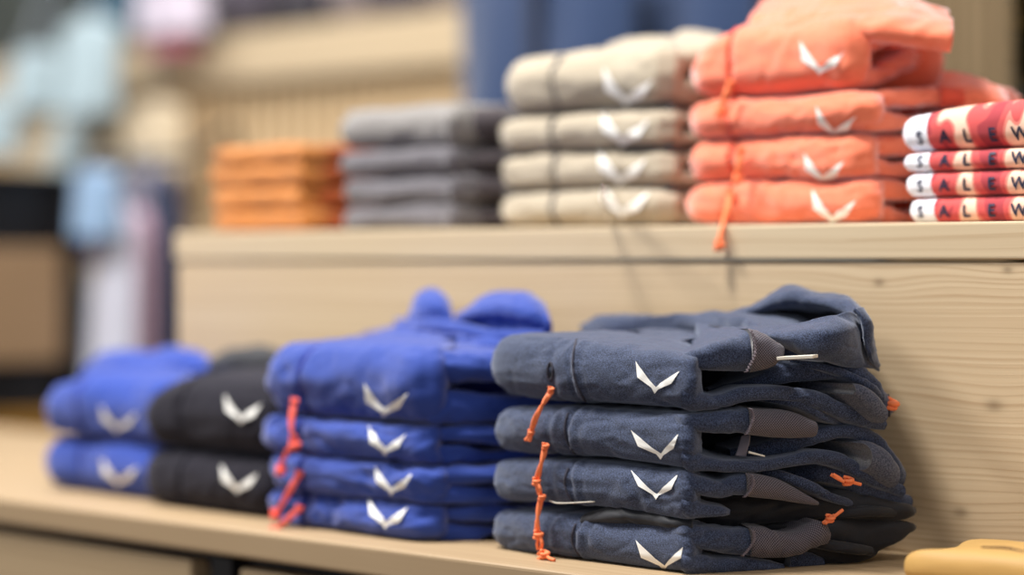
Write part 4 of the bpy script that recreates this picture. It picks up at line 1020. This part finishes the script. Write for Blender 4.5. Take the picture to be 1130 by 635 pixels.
# left: black cabinet with wooden front
bl = thing('black_cabinet', 'black display cabinet with a brown wooden drawer front at the left edge', 'cabinet', (-4.5, 2.5, FL))
blo = tuple(bl.location)
CXF = -4.2
zc = lambda py, t=5.0: CAMH - (py - HZ) / FP * t
boxes('frame', [((-4.8, 1.95, zc(191)), (CXF, 2.83, zc(196))), ((-4.8, 1.95, FL), (-4.23, 2.83, zc(195))), ((-4.8, 2.79, FL), (CXF, 2.83, zc(193)))], M['blackmetal'], bl, .003, blo)
boxes('drawer_front', [((-4.23, 1.98, zc(398)), (CXF + .005, 2.775, zc(273)))], M['brownwood'], bl, .006, blo)
boxes('base_trim', [((-4.23, 1.98, zc(500)), (CXF + .005, 2.775, zc(452)))], plain('ochre_trim', lin((150, 108, 40)), .6), bl, .004, blo)

# hanging trousers and tops between the cabinet and the raised shelf
white = fabric('pale_cloth', lin((206, 208, 226)), scale=300, sheen=.2)
pink = fabric('dusty_pink_cloth', lin((190, 158, 176)), scale=300, sheen=.2)
navyh = fabric('deep_navy_cloth', lin((50, 58, 84)), scale=300, sheen=.2)
mauve = fabric('mauve_grey_cloth', lin((132, 126, 146)), scale=300, sheen=.2)
sky = fabric('pale_blue_cloth', lin((136, 164, 196)), scale=300, sheen=.2)
deep = fabric('deep_blue_cloth', lin((50, 50, 150)), scale=300, sheen=.2)
hy = 2.95
rz_ = Zpx(150, 176, hy)
drape('hanging_trousers', 'pale lilac trousers hanging left of the raised shelf', 'trousers', 104, 152, 222, 470, hy - .10, white, .4, 2, .03, .25, slope=-.03, rail_at=(hy, rz_))
drape('hanging_trousers', 'dusty pink trousers hanging beside the pale lilac ones', 'trousers', 143, 170, 232, 470, hy, pink, .9, 2, .03, .1, slope=-.02, rail_at=(hy, rz_))
drape('hanging_trousers', 'dark navy trousers hanging against the raised shelf end', 'trousers', 164, 200, 186, 480, hy + .08, navyh, 1.9, 2, .03, .0, rail_at=(hy, rz_))
drape('hanging_shirt', 'mauve grey top hanging above the trousers', 'shirt', 122, 196, 186, 256, hy + .16, mauve, 2.2, 2, .03, .1, rail_at=(hy, rz_))
drape('hanging_shirt', 'pale blue top hanging beside the black cabinet', 'shirt', 86, 128, 186, 262, hy - .16, sky, 2.9, 2, .03, -.2, rail_at=(hy, rz_))
drape('hanging_shirt', 'small deep blue top hanging below the pale blue one', 'shirt', 88, 116, 232, 284, hy - .02, deep, 3.3, 2, .03, -.2, rail_at=(hy, rz_))
r2 = thing('clothes_rail', 'dark rail carrying the trousers left of the raised shelf', 'rail', (-4, hy, FL))
rz_ = Zpx(150, 176, hy)
Vv, F = tube_geo([(XatY(80, hy), hy, rz_), (XatY(215, hy), hy, rz_)], [.008] * 2, 10, 4); link_mesh('bar', Vv, F, M['blackmetal'], r2, off=r2.location)
for px in (84, 212):
    xx = XatY(px, hy); Vv, F = tube_geo([(xx, hy + .14, FL), (xx, hy + .14, rz_ - .03), (xx, hy, rz_)], [.009] * 3, 10, 16); link_mesh('upright', Vv, F, M['blackmetal'], r2, off=r2.location)

# goods on top of the far unit, and white shirts on its front
TZ = 0.806
def pile(label, px0, px1, h, mat, seed, Y0=3.46, n=1, name='folded_garment', cat='garment', group=None):
    a, b = XatY(px0, Y0), XatY(px1, Y0)
    root = thing(name, label, cat, ((a + b) / 2, Y0 + .15, TZ), group)
    cols = [(b, Y0 + .02, TZ + h, TZ), (b - .03, Y0, TZ + h, TZ), ((a + b) / 2, Y0, TZ + h * 1.02, TZ), (a + .03, Y0, TZ + h, TZ), (a, Y0 + .04, TZ + h, TZ), (a, Y0 + .26, TZ + h, TZ), (a + .04, Y0 + .3, TZ + h, TZ), (b - .04, Y0 + .3, TZ + h, TZ), (b, Y0 + .26, TZ + h, TZ)]
    loft('body', cols, [((a + b) / 2, Y0 + .15)] * len(cols), mat, root, closed=True, ncol=90, amp=.008, seed=seed, nflat=7, narc=12)
    return root
dk = fabric('dark_plum_cloth', lin((58, 52, 66)), lin((74, 66, 80)), scale=200); dk2 = fabric('brown_grey_cloth', lin((112, 102, 104)), scale=200)
dk3 = fabric('charcoal_knit', lin((44, 42, 54)), scale=200)
pile('dark plum folded garment on the far thick board, left of the brown grey one', 228, 300, .16, dk, 1)
pile('charcoal folded garment in the middle of the far thick board', 304, 352, .16, dk3, 2)
pile('brown grey folded garment on the far thick board', 356, 402, .15, dk2, 3)
pile('dark plum folded garment near the right end of the far thick board', 406, 468, .14, dk, 4)
pile('brown grey folded garment at the right end of the far thick board', 470, 498, .12, dk2, 5)
whiteb = fabric('cool_white_cloth', lin((168, 188, 196)), lin((178, 196, 204)), scale=200, sheen=.1)
redp = fabric('soft_red_cloth', lin((206, 132, 142)), scale=200); blush = fabric('blush_white_cloth', lin((190, 180, 194)), scale=200)
slate = plain('slate_board', lin((86, 122, 146)), .7)
drape('hanging_shirt', 'cool white shirt hanging on the far unit, larger of the two', 'shirt', 68, 128, 20, 128, 3.25, whiteb, 1.1, 2, .04, -.2, rail_at=(3.30, 1.0))
drape('hanging_shirt', 'smaller cool white shirt hanging at the far left', 'shirt', 16, 62, 54, 124, 3.3, whiteb, 2.1, 2, .04, -.2, rail_at=(3.30, 1.0))
drape('hanging_shirt', 'cool white shirt hem low at the left edge above the black cabinet', 'shirt', -30, 16, 108, 172, 3.1, whiteb, 2.9, 2, .03, -.1, rail_at=(3.30, 1.0))
drape('hanging_shirt', 'blush white shirt hanging above the soft red one', 'shirt', 150, 226, -40, 38, 3.34, blush, 1.7, 2, .03, .1, rail_at=(3.30, 1.0))
drape('hanging_shirt', 'soft red shirt hanging below the blush white one on the far unit', 'shirt', 164, 214, 28, 60, 3.36, redp, .7, 2, .03, .1, rail_at=(3.30, 1.0))
sg = boxes('notice_board', [((XatY(100, 4.3), 4.3, Zpx(120, 28, 4.3)), (XatY(152, 4.3), 4.33, Zpx(120, -60, 4.3)))], slate, None, .004)
tag(sg, 'slate blue board hanging high at the far left', 'board')
cream = fabric('cream_cloth', lin((196, 178, 150)), scale=200)
for i, (a, b, t, u, m_, nm) in enumerate(((20, 84, 126, 196, cream, 'cream shirt hanging under the far thick board, leftmost of the cream ones'), (60, 100, 128, 190, whiteb, 'white shirt hanging under the far thick board among cream ones'), (92, 160, 118, 200, cream, 'cream shirt hanging under the far thick board, in the middle'), (146, 204, 112, 196, cream, 'cream shirt hanging under the far thick board, rightmost of the cream ones'))):
    drape('hanging_shirt', nm, 'shirt', a, b, t, u, 3.32, m_, i + .5, 2, .03, .1, rail_at=(3.30, 1.0))

r3 = thing('clothes_rail', 'dark rail above the far thick board carrying white and cream shirts', 'rail', (-5, 3.30, 0.806))
xa_, xb_ = XatY(-70, 3.30), XatY(238, 3.30)
Vv, F = tube_geo([(xa_, 3.30, 1.0), (xb_, 3.30, 1.0)], [.008] * 2, 10, 4); link_mesh('bar', Vv, F, M['blackmetal'], r3, off=r3.location)
for xx in (xa_ + .02, xb_ - .01):
    Vv, F = tube_geo([(xx, 3.45, 0.806), (xx, 3.45, .96), (xx, 3.30, 1.0)], [.007] * 3, 10, 16); link_mesh('bracket', Vv, F, M['blackmetal'], r3, off=r3.location)
